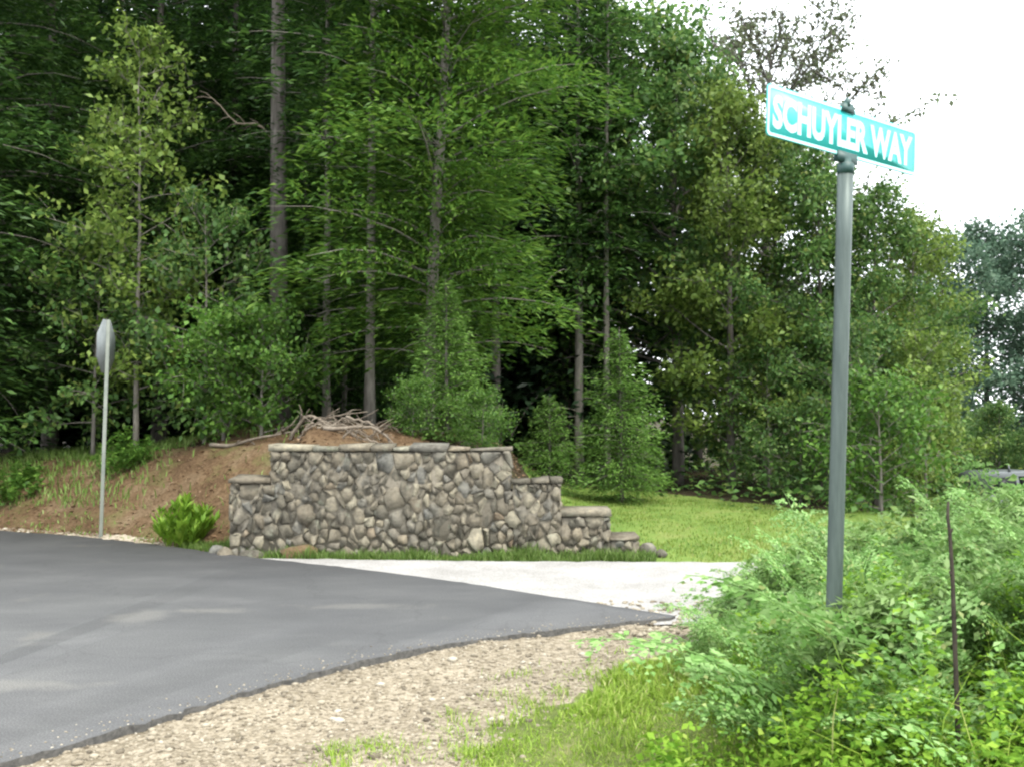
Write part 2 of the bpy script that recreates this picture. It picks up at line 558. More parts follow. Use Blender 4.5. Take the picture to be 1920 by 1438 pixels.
gf = ramp_node(nt, noise(nt, 1.4, 6, .75, v), [(.54, (0, 0, 0)), (.66, (.6, .6, .6))])
col = mixc(nt, gf, col, (.11, .12, .04))
principled(nt, out, col, .95, 0, bump(nt, noise(nt, 30, 6, .75, v), .9, .03), .1)
tag(mb.build("soil_bank", bm_, smooth=True), kind="structure")

# soil and roots of the grass verge
gx, gy = np.arange(-1.1, 4.6, .08), np.arange(2.2, 7.3, .08)
VX, VY = np.meshgrid(gx, gy)
ok = inside(VX[:-1, :-1] + .04, VY[:-1, :-1] + .04, [(-1.0, 2.2), (-.75, 4.2), (-.4, 5.1), (.05, 5.8), (.6, 6.5), (1.2, 6.95), (4.6, 6.95), (4.6, 2.2)])
ii = (np.arange(len(gy) - 1)[:, None] * len(gx) + np.arange(len(gx) - 1)[None, :])
F = np.stack([ii, ii + 1, ii + len(gx) + 1, ii + len(gx)], -1)[ok]
used = np.unique(F)
remap = np.full(VX.size, -1); remap[used] = np.arange(len(used))
mb = MB()
mb.add(np.stack([VX, VY, hgt(VX, VY) + .007], -1).reshape(-1, 3)[used], remap[F])
tag(mb.build("verge", noisy_mat("mossy_verge_soil", [(.3, (.075, .10, .025)), (.55, (.13, .16, .04)), (.75, (.22, .20, .10))], 6, .95, .9, .02, 50), smooth=True), kind="structure")

# loose stones of the shoulder, the lane mouth and the far sandy edge
ICO = np.array([(0, 0, 1), (.89, 0, .45), (.28, .85, .45), (-.72, .53, .45), (-.72, -.53, .45), (.28, -.85, .45), (.72, .53, -.45), (-.28, .85, -.45), (-.89, 0, -.45), (-.28, -.85, -.45), (.72, -.53, -.45), (0, 0, -1)])
ICF = np.array([(0, 1, 2), (0, 2, 3), (0, 3, 4), (0, 4, 5), (0, 5, 1), (1, 6, 2), (2, 7, 3), (3, 8, 4), (4, 9, 5), (5, 10, 1), (6, 7, 2), (7, 8, 3), (8, 9, 4), (9, 10, 5), (10, 6, 1), (11, 7, 6), (11, 8, 7), (11, 9, 8), (11, 10, 9), (11, 6, 10)])


def pebbles(mb, X, Y, Z, S, rg):
    n = len(X)
    V = np.repeat(ICO[None], n, 0) * (1 + rg.uniform(-.28, .28, (n, 12, 1)))
    V *= np.stack([S * rg.uniform(.8, 1.4, n), S * rg.uniform(.7, 1.1, n), S * rg.uniform(.4, .7, n)], 1)[:, None, :]
    a = rg.uniform(0, 6.28, n)
    ca, sa = np.cos(a)[:, None], np.sin(a)[:, None]
    V = np.stack([V[..., 0] * ca - V[..., 1] * sa, V[..., 0] * sa + V[..., 1] * ca, V[..., 2]], -1)
    V += np.stack([X, Y, Z + S * .2], 1)[:, None, :]
    F = (np.arange(n)[:, None, None] * 12 + ICF[None]).reshape(-1, 3)
    mb.add(V.reshape(-1, 3), F)


pm, nt, out = new_mat("gravel_stone")
g = nt.nodes.new("ShaderNodeNewGeometry")
col = ramp_node(nt, g.outputs["Random Per Island"], [(0, (.095, .08, .06)), (.2, (.175, .148, .108)), (.6, (.25, .215, .16)), (.9, (.31, .275, .21)), (1, (.39, .355, .29))])
principled(nt, out, col, .9, 0, None, .2)
mb = MB()
N = 19000
X, Y = rng.uniform(-3, 1.5, N), rng.uniform(2.4, 7.7, N)
k = inside(X, Y, sh) & ~inside(X, Y, outline) & (X < np.interp(Y, SEAM[:, 1], SEAM[:, 0]) + .04)
k &= rng.random(N) < np.where(Y < 5.6, 1, .75)
X, Y = X[k], Y[k]
S = np.clip(rng.lognormal(-4.78, .46, len(X)), .004, .030)
pebbles(mb, X, Y, shz(X, Y), S, rng)
X, Y = rng.uniform(-.5, 2, 6000), rng.uniform(2.6, 7, 6000)
dist = X - np.interp(Y, SEAM[:, 1], SEAM[:, 0])
k = (dist > -.05) & (rng.random(6000) < np.exp(-dist / .10))
pebbles(mb, X[k], Y[k], hgt(X[k], Y[k]) + .004, np.clip(rng.lognormal(-4.5, .5, k.sum()), .004, .03), rng)
# crumbs along the mouth and a thin sandy line at the far side
X, Y = rng.uniform(.6, 2.1, 500), rng.uniform(6.9, 8.2, 500)
k = (~inside(X, Y, outline)) & (rng.random(500) < .6)
pebbles(mb, X[k], Y[k], np.full(k.sum(), -.022), rng.uniform(.008, .03, k.sum()), rng)
X = rng.uniform(-9, -2.9, 1400)
Y = np.interp(X, FE[:, 0], FE[:, 1]) + rng.uniform(-.12, .35, 1400)
pebbles(mb, X, Y, hgt(X, Y), rng.uniform(.01, .035, 1400), rng)
tag(mb.build("gravel", pm), kind="stuff")
# sparse scatter thrown onto the asphalt edge
mb = MB()
q = np.array(ne[-110:])
idx = rng.integers(0, len(q), 420)
off = np.abs(rng.normal(0, .10, 420))
X, Y = q[idx, 0] - off * .72 + rng.normal(0, .05, 420), q[idx, 1] + off * .7
k = inside(X, Y, outline)
pebbles(mb, X[k], Y[k], np.full(k.sum(), .0), rng.uniform(.003, .008, k.sum()), rng)
tag(mb.build("loose_gravel", pm), kind="stuff")

# sandy strip by the far side of the road
mb = MB()
sx = np.arange(-14, -2.7, .2)
sy = np.interp(sx, FE[:, 0], FE[:, 1])
wv = .28 + .10 * np.sin(sx * 2.1) + .05 * np.sin(sx * 7)
A = np.stack([sx, sy - .25, np.full(len(sx), -.05)], 1)
B = np.stack([sx, sy + wv, hgt(sx, sy + wv) + .006], 1)
Mid = (A + B) / 2; Mid[:, 2] = np.maximum(hgt(Mid[:, 0], Mid[:, 1]) + .006, -.05)
k = np.arange(len(sx) - 1)[:, None]
m_ = len(sx)
mb.add(np.concatenate([A, Mid, B]), np.concatenate([k + np.array([[0, 1, m_ + 1, m_]]), k + m_ + np.array([[0, 1, m_ + 1, m_]])]))
tag(mb.build("sandy_strip", noisy_mat("pale_sand", [(.3, (.27, .22, .16)), (.7, (.42, .37, .29))], 5, .95, .5, .01, 40)), kind="structure")

# ---- lawn
lawn_poly = [(-3.4, 10.66), (-2.8, 10.6), (0, 10.48), (3, 10.43), (14, 10.03), (30, 7.8), (30, 14), (9, 15.2), (6.2, 15.8), (5.0, 16.6), (3.8, 18.6), (2.9, 20.0), (1.0, 21.2), (.2, 20.5), (.35, 12.5), (.5, 11.2), (-.2, 10.84), (-3.3, 10.84)]
gx, gy = np.arange(-3.5, 30, .12), np.arange(7.5, 21.6, .12)
LX, LY = np.meshgrid(gx, gy)
cx, cyy = LX[:-1, :-1] + .06, LY[:-1, :-1] + .06
ok = inside(cx, cyy, lawn_poly)
lz = hgt(LX, LY) + .008
ii = (np.arange(len(gy) - 1)[:, None] * len(gx) + np.arange(len(gx) - 1)[None, :])
F = np.stack([ii, ii + 1, ii + len(gx) + 1, ii + len(gx)], -1)[ok]
used = np.unique(F)
remap = np.full(LX.size, -1); remap[used] = np.arange(len(used))
mb = MB()
mb.add(np.stack([LX, LY, lz], -1).reshape(-1, 3)[used], remap[F])
lwm = noisy_mat("mown_lawn", [(.3, (.085, .155, .026)), (.5, (.14, .215, .04)), (.72, (.20, .22, .065))], 1.1, .95, .9, .03, 40)
tag(mb.build("lawn", lwm, smooth=True), kind="structure")

# ------------------------------------------------------------------ grass
def blades(mb, X, Y, Z, H, W, rg, lean=.5):
    n = len(X)
    a = rg.uniform(0, 6.28, n)
    l = rg.uniform(.1, lean, n)
    P = np.stack([X, Y, Z], 1)
    out_ = np.stack([np.cos(a), np.sin(a), np.zeros(n)], 1)
    b = rg.uniform(0, 6.28, n)
    S = np.stack([np.cos(b), np.sin(b), np.zeros(n)], 1) * (W / 2)[:, None]
    mid = P + out_ * (l * H * .35)[:, None] + np.array([0, 0, 1]) * (H * .6)[:, None]
    tip = P + out_ * (l * H)[:, None] + np.array([0, 0, 1]) * (H * (1 - l * .3))[:, None]
    V = np.stack([P - S, P + S, mid + S * .75, mid - S * .75, tip], 1).reshape(-1, 3)
    k = np.arange(n)[:, None] * 5
    mb.add(V, [k + np.array([[0, 1, 2, 3]]), k + np.array([[3, 2, 4]])])


def vnoise(x, y, s, seed=0):
    r = np.random.default_rng(seed)
    t = 0
    for o in range(4):
        ph = r.uniform(0, 6.28, 4); a = r.uniform(0, 6.28)
        f = s * 1.8 ** o
        t = t + (np.sin((x * math.cos(a) + y * math.sin(a)) * f + ph[0]) * np.cos((-x * math.sin(a) + y * math.cos(a)) * f + ph[1])) / 1.5 ** o
    return t


# lawn grass (short, mown) with denser strip at the foot of the wall
mb = MB()
N = 90000
X, Y = rng.uniform(-3.4, 7, N), rng.uniform(9.9, 20.6, N)
k = inside(X, Y, lawn_poly) & (rng.random(N) < np.clip(14 / Y - .25, 0, 1) * np.clip(.7 + .5 * vnoise(X, Y, 1.6, 15), .15, 1))
X, Y = X[k], Y[k]
blades(mb, X, Y, hgt(X, Y), rng.uniform(.03, .065, len(X)), rng.uniform(.008, .016, len(X)), rng, .9)
tag(mb.build("lawn_grass", M["lawn_grass"]), kind="stuff")
mb = MB()
X = rng.uniform(-4.1, 1.6, 9000)
fy = np.interp(X, FE[:, 0], FE[:, 1])
Y = fy + rng.uniform(.0, .42, 9000)
blades(mb, X, Y, hgt(X, Y), rng.uniform(.05, .15, 9000) * (1 + .4 * vnoise(X, Y, 4)).clip(.4, 2), rng.uniform(.008, .014, 9000), rng, .6)
tag(mb.build("wall_foot_grass", M["dark_grass"]), kind="stuff")

# grass verge between gravel and ferns
verge = [(-.75, 3.0), (-.46, 4.2), (.12, 5.05), (.5, 5.75), (1.02, 6.42), (1.35, 6.6), (2.2, 6.2), (3.5, 5), (3.5, 2.4), (-.3, 2.4)]
mb = MB()
N = 150000
X, Y = rng.uniform(-.5, 3.5, N), rng.uniform(2.5, 6.8, N)
jx = .10 * vnoise(X, Y, 3.0, 4)
k = inside(X + jx, Y, verge) & (rng.random(N) < .85 + .3 * vnoise(X, Y, 2.6, 7))
k &= (X < 2.0) | (rng.random(N) < .5)
X, Y = X[k], Y[k]
edge_fade = np.clip(.55 + .5 * vnoise(X, Y, 1.7, 2), .35, 1.2)
blades(mb, X, Y, hgt(X, Y) - .01, rng.uniform(.045, .12, len(X)) * edge_fade, rng.uniform(.005, .011, len(X)), rng, 1.1)
# thin tufts straying over the gravel
cxs, cys = rng.uniform(-.85, .8, 190), rng.uniform(3.3, 6.5, 190)
kk = np.array([min(math.hypot(a - b[0], c - b[1]) for b in verge) < .6 for a, c in zip(cxs, cys)])
for a, c in zip(cxs[kk], cys[kk]):
    m = rng.integers(10, 45)
    X, Y = rng.normal(a, .05, m), rng.normal(c, .05, m)
    blades(mb, X, Y, np.full(m, -.06), rng.uniform(.03, .10, m), rng.uniform(.004, .007, m), rng, 1.1)
tag(mb.build("verge_grass", M["grass"]), kind="stuff")

# weedy grass on the far bank, left
mb = MB()
N = 16000
X, Y = rng.uniform(-9.5, -3.2, N), rng.uniform(11.3, 18.5, N)
d = Y - np.interp(X, FE[:, 0], FE[:, 1])
p = np.where(d < .8, .16, .05) + .9 * sm(1.0, 2.2, d) * sm(-4.6, -5.4, -(-X)) * 0
dens = np.where(d < .1, 0, np.where(d < .9, .22 + .2 * vnoise(X, Y, 2.2, 5), .05))
dens = dens + np.where((X < -4.9) & (d > 1.0), .75 * sm(-4.9, -6.2, X), 0)
k = rng.random(N) < dens
X, Y, d = X[k], Y[k], d[k]
blades(mb, X, Y, hgt(X, Y), np.where(d > 1.0, rng.uniform(.07, .20, len(X)), rng.uniform(.03, .10, len(X))), rng.uniform(.010, .022, len(X)), rng, .8)
tag(mb.build("bank_grass", M["dark_grass"]), kind="stuff")

# dry leaf and needle litter on the bank and wood floor
mb = MB()
N = 9000
X, Y = rng.uniform(-8.5, .2, N), rng.uniform(10.9, 18, N)
d = Y - np.interp(X, FE[:, 0], FE[:, 1])
k = (d > .2) & ~((X > -3.3) & (Y < 11.3))
X, Y = X[k], Y[k]
P = np.stack([X, Y, hgt(X, Y) + .008], 1)
a = rng.uniform(0, 6.28, len(X))
cards(mb, P, np.stack([np.cos(a), np.sin(a), rng.normal(0, .25, len(X))], 1), np.stack([rng.normal(0, .3, len(X)), rng.normal(0, .3, len(X)), np.ones(len(X))], 1), rng.uniform(.03, .09, len(X)), rng.uniform(.012, .05, len(X)))
tag(mb.build("leaf_litter", M["dry_leaf"]), kind="stuff")

# ------------------------------------------------------------------ stone wall
def stone_mat(name, stops, mossy=.0):
    m, nt, out = new_mat(name)
    oi = nt.nodes.new("ShaderNodeObjectInfo")
    base = ramp_node(nt, oi.outputs["Random"], stops)
    g = nt.nodes.new("ShaderNodeNewGeometry")
    v = g.outputs["Position"]
    mot = ramp_node(nt, noise(nt, 14, 7, .7, v), [(.3, (.5, .49, .46)), (.52, (1, 1, 1)), (.72, (1.45, 1.4, 1.28))])
    col = mixc(nt, 1, base, mot, 'MULTIPLY')
    lich = ramp_node(nt, noise(nt, 6, 6, .75, v), [(.56, (0, 0, 0)), (.68, (.55, .55, .55))])
    col = mixc(nt, lich, col, (.24, .25, .19) if mossy < .5 else (.12, .16, .06))
    principled(nt, out, col, .92, 0, bump(nt, noise(nt, 30, 7, .75, v), .8, .02), .2)
    return m


M["stone"] = stone_mat("field_stone", [(0, (.095, .088, .07)), (.2, (.135, .122, .095)), (.4, (.165, .143, .107)), (.55, (.15, .147, .13)), (.7, (.185, .163, .123)), (.85, (.22, .198, .15)), (.95, (.28, .255, .19)), (1, (.15, .112, .077))])
M["cap_stone"] = stone_mat("mossy_cap_stone", [(0, (.15, .15, .12)), (1, (.24, .23, .18))], .8)
M["rust_stone"] = stone_mat("rusty_stone", [(0, (.115, .078, .042)), (1, (.13, .088, .048))])
M["mortar"] = noisy_mat("dark_mortar", [(.3, (.13, .116, .09)), (.7, (.20, .18, .142))], 12, .95, .7, .02, 40)

WY0, WY1 = 10.86, 11.30     # face and back of the wall


def clip_poly(poly, nx_, ny_, c):
    res = []
    for (a, b) in zip(poly, poly[1:] + poly[:1]):
        da, db = a[0] * nx_ + a[1] * ny_ - c, b[0] * nx_ + b[1] * ny_ - c
        if da <= 0:
            res.append(a)
        if (da < 0 < db) or (db < 0 < da):
            t = da / (da - db)
            res.append((a[0] + (b[0] - a[0]) * t, a[1] + (b[1] - a[1]) * t))
    return res


def cells(x0, x1, z0, z1, n, rg, sx=1.28):
    """power diagram of scattered seeds of very different weight: an uneven random-rubble layout"""
    COL = [(-3.26, -2.80, .80), (-2.80, 0.0, 1.17), (0.0, .57, .80), (.57, 1.14, .42), (1.14, 1.46, .15)]
    pts = []
    tries = 0
    rmin = math.sqrt((x1 - x0) * (z1 - z0) / n)
    while len(pts) < n and tries < 60000:
        tries += 1
        big = rg.random()
        rr = rmin * (1.15 if big < .14 else (.72 if big < .45 else .36))
        p = (rg.uniform(x0 - .02, x1 + .02), rg.uniform(z0 - .02, z1 + .02), rr)
        if not any(c_[0] <= p[0] < c_[1] and p[1] < c_[2] for c_ in COL): continue
        if all(math.hypot((p[0] - q[0]) * sx, p[1] - q[1]) > (rr + q[2]) * .72 for q in pts):
            pts.append(p)
    res = []
    for k, p in enumerate(pts):
        col = [c for c in COL if c[0] <= p[0] < c[1] and p[1] < c[2]]
        if not col: continue
        a, b, t = col[0]
        for (ca, cb_, ct) in COL:      # stones below the step run through into the neighbour column
            if p[1] < min(ct, t) - .04 and ((ca == b and b - p[0] < .17) or (cb_ == a and p[0] - a < .17)):
                a, b, t = min(a, ca), max(b, cb_), min(t, ct)
        poly = [(a, z0), (b, z0), (b, t), (a, t)]
        for j, q in enumerate(pts):
            if j == k: continue
            dx, dz = (q[0] - p[0]) * sx * sx, q[1] - p[1]
            c = (sx * sx * (q[0] ** 2 - p[0] ** 2) + q[1] ** 2 - p[1] ** 2 + (p[2] ** 2 - q[2] ** 2) * .8) / 2
            poly = clip_poly(poly, dx, dz, c)
            if len(poly) < 3: break
        if len(poly) >= 3:
            res.append(poly)
    return res


def wall_stone(poly, rg, parent):
    P = np.array(poly)
    c = P.mean(0)
    # cut corners, then leave a joint
    Q = []
    for a, b in zip(P, np.roll(P, -1, 0)):
        L = np.linalg.norm(b - a)
        if L < .03:
            Q.append((a + b) / 2); continue
        t = min(.24, .022 / L)
        Q += [a + (b - a) * t, b - (b - a) * t]
    Q = np.array(Q) + rg.normal(0, .011, (len(Q), 2))
    d = np.linalg.norm(Q - c, axis=1)[:, None]
    Q = c + (Q - c) * (1 - .004 / np.maximum(d, .04))
    proud = rg.uniform(-.004, .018)
    inner = c + (Q - c) * rg.uniform(.82, .95)
    n = len(Q)
    tx, tz = rg.normal(0, .10), rg.normal(0, .10)
    back = np.stack([Q[:, 0], np.full(n, WY1 + rg.uniform(-.03, .03)), Q[:, 1]], 1)
    ring = np.stack([Q[:, 0], np.full(n, WY0 + .014), Q[:, 1]], 1)
    fr = np.stack([inner[:, 0], WY0 - proud + (inner[:, 0] - c[0]) * tx + (inner[:, 1] - c[1]) * tz + rg.normal(0, .010, n), inner[:, 1]], 1)
    V = np.concatenate([back, ring, fr]) - np.array([c[0], WY0, c[1]])
    k = np.arange(n)
    k2 = (k + 1) % n
    mb = MB()
    mb.add(V, [np.stack([k, k2, n + k2, n + k], 1), np.stack([n + k, n + k2, 2 * n + k2, 2 * n + k], 1)])
    mb.f.append(np.array([2 * n + k]))
    mb.f.append(np.array([k[::-1]]))
    o = mb.build("stone", M["stone"], parent)
    o.location = (c[0], WY0, c[1])
    return o


wall = empty("stone_wall", (-1.2, 11.08, 0))
tag(wall, "rough fieldstone retaining wall with stepped ends facing the road", "stone wall")
srg = np.random.default_rng(21)
SEG = [(-3.26, -2.80, -.08, .80, 24), (-2.80, 0.0, -.08, 1.17, 205), (0.0, .57, -.08, .80, 30), (.57, 1.14, -.08, .42, 17), (1.14, 1.46, -.08, .15, 6)]
stones = []
for poly in cells(-3.26, 1.46, -.08, 1.17, 350, srg):
    stones.append(wall_stone(poly, srg, None))
core = MB()
for (x0, x1, z0, z1, n) in SEG:
    box(core, ((x0 + x1) / 2, (WY0 + WY1) / 2 - .006, (z0 + z1) / 2 - .006), (x1 - x0 - .012 - .0001 * n, WY1 - WY0 - .036, z1 - z0 - .012))
stones.append(core.build("mortar_core", M["mortar"], None))
# flat cap stones
for (x0, x1, z0, z1, n) in SEG:
    x = x0 - .02
    while x < x1 - .02:
        w = min(srg.uniform(.18, .55), x1 + .015 - x)
        if x1 - (x + w) < .12: w = x1 + .015 - x
        mb = MB()
        hh = srg.uniform(.025, .075)
        V = np.array([[a, b, c_] for c_ in (0, 1) for (a, b) in ((0, 0), (.5, -.06), (1, 0), (1, 1), (0, 1))], float)
        V[:, 0] = x + .006 + V[:, 0] * (w - .012)
        V[:, 1] = WY0 - .004 + V[:, 1] * (WY1 - WY0 + .02)
        V[:, 2] = z1 + .003 + V[:, 2] * hh
        V += srg.normal(0, .012, V.shape) * np.array([.3, 1, 1]) * np.repeat([[0.3], [1]], 5, 0)
        mb.add(V, [(4, 3, 2, 1, 0), (5, 6, 7, 8, 9), (0, 1, 6, 5), (1, 2, 7, 6), (2, 3, 8, 7), (3, 4, 9, 8), (4, 0, 5, 9)])
        stones.append(mb.build("cap_stone", M["cap_stone" if srg.random() < .35 else "stone"]))
        x += w
for o in stones:
    o.parent = wall
    o.location = Vector(o.location) - wall.location


def rock_mesh(seed, flat=.7):
    r = np.random.default_rng(seed)
    V = ICO.copy()
    F = ICF
    # one subdivision for a chunkier outline
    vs, fs, mid = list(map(tuple, V)), [], {}

    def md(a, b):
        k = (min(a, b), max(a, b))
        if k not in mid:
            vs.append(tuple((np.array(vs[a]) + np.array(vs[b])) / 2)); mid[k] = len(vs) - 1
        return mid[k]
    for a, b, c in F:
        ab, bc, ca = md(a, b), md(b, c), md(c, a)
        fs += [(a, ab, ca), (b, bc, ab), (c, ca, bc), (ab, bc, ca)]
    V = nrm(np.array(vs))
    for _ in range(7):
        d = nrm(r.normal(size=3)); t = r.uniform(.55, .85)
        ov = np.maximum(0, V @ d - t)
        V = V - ov[:, None] * d * .9
    V += r.normal(0, .03, V.shape)
    V[:, 2] *= flat
    mb = MB(); mb.add(V, np.array(fs))
    return mb


def boulder(x, y, s, label, seed, mat, flat=.7, rz=0, group=None, zoff=.0):
    o = rock_mesh(seed, flat).build("boulder", mat)
    o.scale = (s[0], s[1], s[2])
    o.location = (x, y, float(hgt(x, y)) + s[2] * flat * .5 + zoff)
    o.rotation_euler = (0, 0, rz)
    tag(o, label, "boulder", group)


boulder(1.58, 10.98, (.11, .11, .13), "squarish grey rock leaning on the low right end of the stone wall", 1, M["stone"], .9, .4)
boulder(1.74, 10.93, (.08, .08, .09), "rounded grey rock, last one at the right end of the stone wall", 2, M["stone"], .85, 1.1)
boulder(1.36, 10.76, (.08, .07, .06), "small dark rock in the grass below the right end of the wall", 3, M["stone"], .8, 2.0)
boulder(-2.46, 10.76, (.26, .10, .17), "rust brown boulder bulging from the foot of the wall at left", 4, M["rust_stone"], .8, .1)
boulder(-3.42, 10.93, (.10, .10, .12), "pale rock at the left foot of the stone wall beside the bright weeds", 5, M["stone"], .85, .3)
boulder(-3.30, 10.82, (.13, .10, .12), "grey rock tucked under the left corner of the stone wall", 6, M["stone"], .8, 1.9)
boulder(-2.98, 10.78, (.16, .09, .10), "bluish grey flat rock at the wall foot, left of the rusty boulder", 7, M["stone"], .8, .0)

# ------------------------------------------------------------------ tree makers
UP = np.array([0, 0, 1.0])


def trunk_path(H, r, lean=(0, 0), wob=.05, n=14):
    t = np.linspace(0, 1, n)
    w = np.cumsum(r.normal(0, wob, (n, 2)), 0) * t[:, None]
    return np.stack([lean[0] * t + w[:, 0], lean[1] * t + w[:, 1], H * t], 1)


def at_path(path, f):
    t = np.clip(np.asarray(f), 0, 1) * (len(path) - 1)
    i0 = np.minimum(t.astype(int), len(path) - 2)
    return path[i0] + (path[i0 + 1] - path[i0]) * (t - i0)[..., None]


def conifer(seed, H, R, cb, r0, dz=.38, nb=5, per=110, cl=.17, cw=.045, droop=.35, irregular=.35, lift=.15, lean=(0, 0), taper=.8, dead=8, tuft=.10):
    """trunk and crown of a needle tree: whorls of drooping branches that carry flat sprays of needles"""
    r = np.random.default_rng(seed)
    path = trunk_path(H, r, lean, .02 * H / 10)
    tk, cr = MB(), MB()
    tt = np.linspace(0, 1, len(path))
    rad = r0 * ((1 - tt) ** .75 * .93 + .05)
    rad[0] *= 1.25
    tube(tk, path, rad, 9)
    o, a, L, el = [], [], [], []
    z = cb * H
    ang = r.uniform(0, 6.28)
    while z < H * .985:
        t = (z - cb * H) / (H * (1 - cb))
        for k in range(nb):
            o.append(z + r.uniform(-.12, .12) * dz * 2)
            a.append(ang + k * 6.283 / nb + r.normal(0, .22))
            prof = (1 - t) ** taper * (.55 + .45 * min(1, t / .12)) + .04
            L.append(max(.12, R * prof * (1 + r.normal(0, irregular))))
            el.append(lift + .5 * t + r.normal(0, .10))
        z += dz * (.75 + .5 * r.random()) * (1 - .35 * t)
        ang += 1.1
    o, a, L, el = map(np.array, (o, a, L, el))
    org = at_path(path, o / H)
    ax = np.stack([np.cos(a), np.sin(a), np.zeros(len(a))], 1)
    sd = np.stack([-np.sin(a), np.cos(a), np.zeros(len(a))], 1)
    for k in range(len(L)):
        s = np.linspace(0, 1, 5)[:, None]
        P = org[k] + ax[k] * L[k] * s + UP * L[k] * (el[k] * s - droop * s * s)
        tube(tk, P, np.linspace(.006 + .006 * L[k], .002, 5), 4, False)
    cnt = np.maximum(14, (per * (L / R) ** 1.15)).astype(int)
    b = np.repeat(np.arange(len(L)), cnt)
    n = len(b)
    droop = droop * r.uniform(.5, 1.6, len(L))[b]
    s = 1 - (1 - .10) * r.random(n) ** 1.25 * 1.0
    side = r.choice([-1, 1], n)
    q = r.random(n)
    half = L[b] * (.10 + .36 * np.sin(np.clip(s, 0, 1) * 2.6) ** 1)
    # needles gathered on side twigs: quantise s so that sprays read as fingers with gaps
    kq = 7 + r.integers(0, 2, n)
    sq = (np.floor(s * kq) + .5 + r.normal(0, .14, n)) / kq
    s2 = np.clip(sq - .10 * (1 - q), .05, 1.04)
    P = org[b] + ax[b] * (L[b] * (s2 + .18 * q * half / L[b]))[:, None] + sd[b] * (side * q * half)[:, None]
    zoff = L[b] * (el[b] * s2 - droop * s2 * s2) - .22 * q * q * half + r.normal(0, .035 + .035 * L[b], n)
    P = P + UP * zoff[:, None]
    P += r.normal(0, tuft * .3, (n, 3))
    D = ax[b] * r.uniform(.5, 1.0, n)[:, None] + sd[b] * (side * r.uniform(.3, 1.0, n))[:, None] + UP * (r.normal(-.12, .30, n))[:, None]
    Nn = UP + r.normal(0, .45, (n, 3))
    cards(cr, P, D, Nn, cl * r.uniform(.6, 1.3, n), cw * r.uniform(.6, 1.4, n), .3)
    for k in range(dead):
        zz = r.uniform(.12, max(.15, cb)) * H
        an = r.uniform(0, 6.28); l = r.uniform(.3, 1.1)
        p0 = at_path(path, np.array(zz / H))
        s = np.linspace(0, 1, 4)[:, None]
        tube(tk, p0 + np.array([math.cos(an), math.sin(an), 0]) * l * s + UP * l * (r.uniform(-.1, .3) * s - .2 * s * s), np.linspace(.014, .003, 4), 4, False)
    return tk, cr


def broadleaf(seed, H, R, cb, r0, limbs=26, leaves=9000, ls=.11, sigma=.16, lean=(0, 0), top=1.0, flat=.75, twig=(5, 9), tr=.007):
    r = np.random.default_rng(seed)
    path = trunk_path(H * .95, r, lean, .035 * H / 8)
    tk, cr = MB(), MB()
    tt = np.linspace(0, 1, len(path))
    rad = r0 * ((1 - tt) ** .9 * .95 + .05); rad[0] *= 1.2
    tube(tk, path, rad, 8)
    T0, T1 = [], []
    for k in range(limbs):
        t = (k + r.random()) / limbs
        z = cb + (1 - cb) * t * .97
        prof = math.sin(math.pi * min(1, (t * .80 + .17))) ** .75
        L = R * prof * r.uniform(.65, 1.2) + .15
        an = k * 2.399 + r.normal(0, .3)
        el = .25 + .75 * t * top + r.normal(0, .15)
        p0 = at_path(path, np.array(z))
        d = np.array([math.cos(an) * math.cos(el), math.sin(an) * math.cos(el), math.sin(el)])
        s = np.linspace(0, 1, 6)[:, None]
        bend = np.array([r.normal(0, .12), r.normal(0, .12), r.uniform(-.25, .1)]) * L
        P = p0 + d * L * s + bend * s * s
        tube(tk, P, np.linspace(max(.008, r0 * .32 * (1 - t * .6)), .004, 6), 5, False)
        for q in range(r.integers(*twig)):
            u = r.uniform(.3, 1.0)
            b0 = P[0] + d * L * u + bend * u * u
            dd = nrm(d * .6 + r.normal(0, .6, 3) + np.array([0, 0, .15]))
            ll = L * r.uniform(.18, .42) + .1
            b1 = b0 + dd * ll
            T0.append(b0); T1.append(b1)
            tube(tk, np.stack([b0, (b0 + b1) / 2 + r.normal(0, .03, 3), b1]), [tr, tr * .7, tr * .3], 3, False)
        T0.append(P[3]); T1.append(P[5])
    T0, T1 = np.array(T0), np.array(T1)
    w = np.linalg.norm(T1 - T0, axis=1) + .15
    w = w * r.uniform(.3, 1.6, len(w))
    b = r.choice(len(T0), leaves, p=w / w.sum())
    s = r.random(leaves)[:, None] ** .7
    P = T0[b] + (T1[b] - T0[b]) * s + r.normal(0, sigma, (leaves, 3)) * np.array([1, 1, flat])
    D = r.normal(0, 1, (leaves, 3)) + nrm(T1[b] - T0[b]) * .5 - UP * .45
    Nn = UP * 1.1 + r.normal(0, .7, (leaves, 3))
    sz = ls * r.uniform(.65, 1.3, leaves)
    cards(cr, P, D, Nn, sz, sz * r.uniform(.5, .75, leaves), .18)
    return tk, cr


LIB = {}


def kind(key, fn, **kw):
    tk, cr = fn(**kw)
    LIB[key] = (tk, cr)


MESH = {}


def plant(name, key, px, D, label, cat, crown_mat, bark, scale=1.0, rz=0.0, group=None, sx=None, dzz=-.05, hs=None):
    """stand a tree of the library on the ground where the image pixel column px meets distance D"""
    p = at(px, 776, D)  # placed sideways by image pixel column
    z = float(hgt(p.x, p.y)) + dzz
    t = empty(name, (p.x, p.y, z), rz)
    tag(t, label, cat, group)
    s = (scale, scale, hs or scale)
    for part, idx, mat in (("trunk", 0, bark), ("crown", 1, crown_mat)):
        k = (key, part, mat)
        if k not in MESH:
            MESH[k] = LIB[key][idx].mesh(part, M[mat], smooth=(part == "trunk"))
        link(part, MESH[k], t, scale=s)
    return t


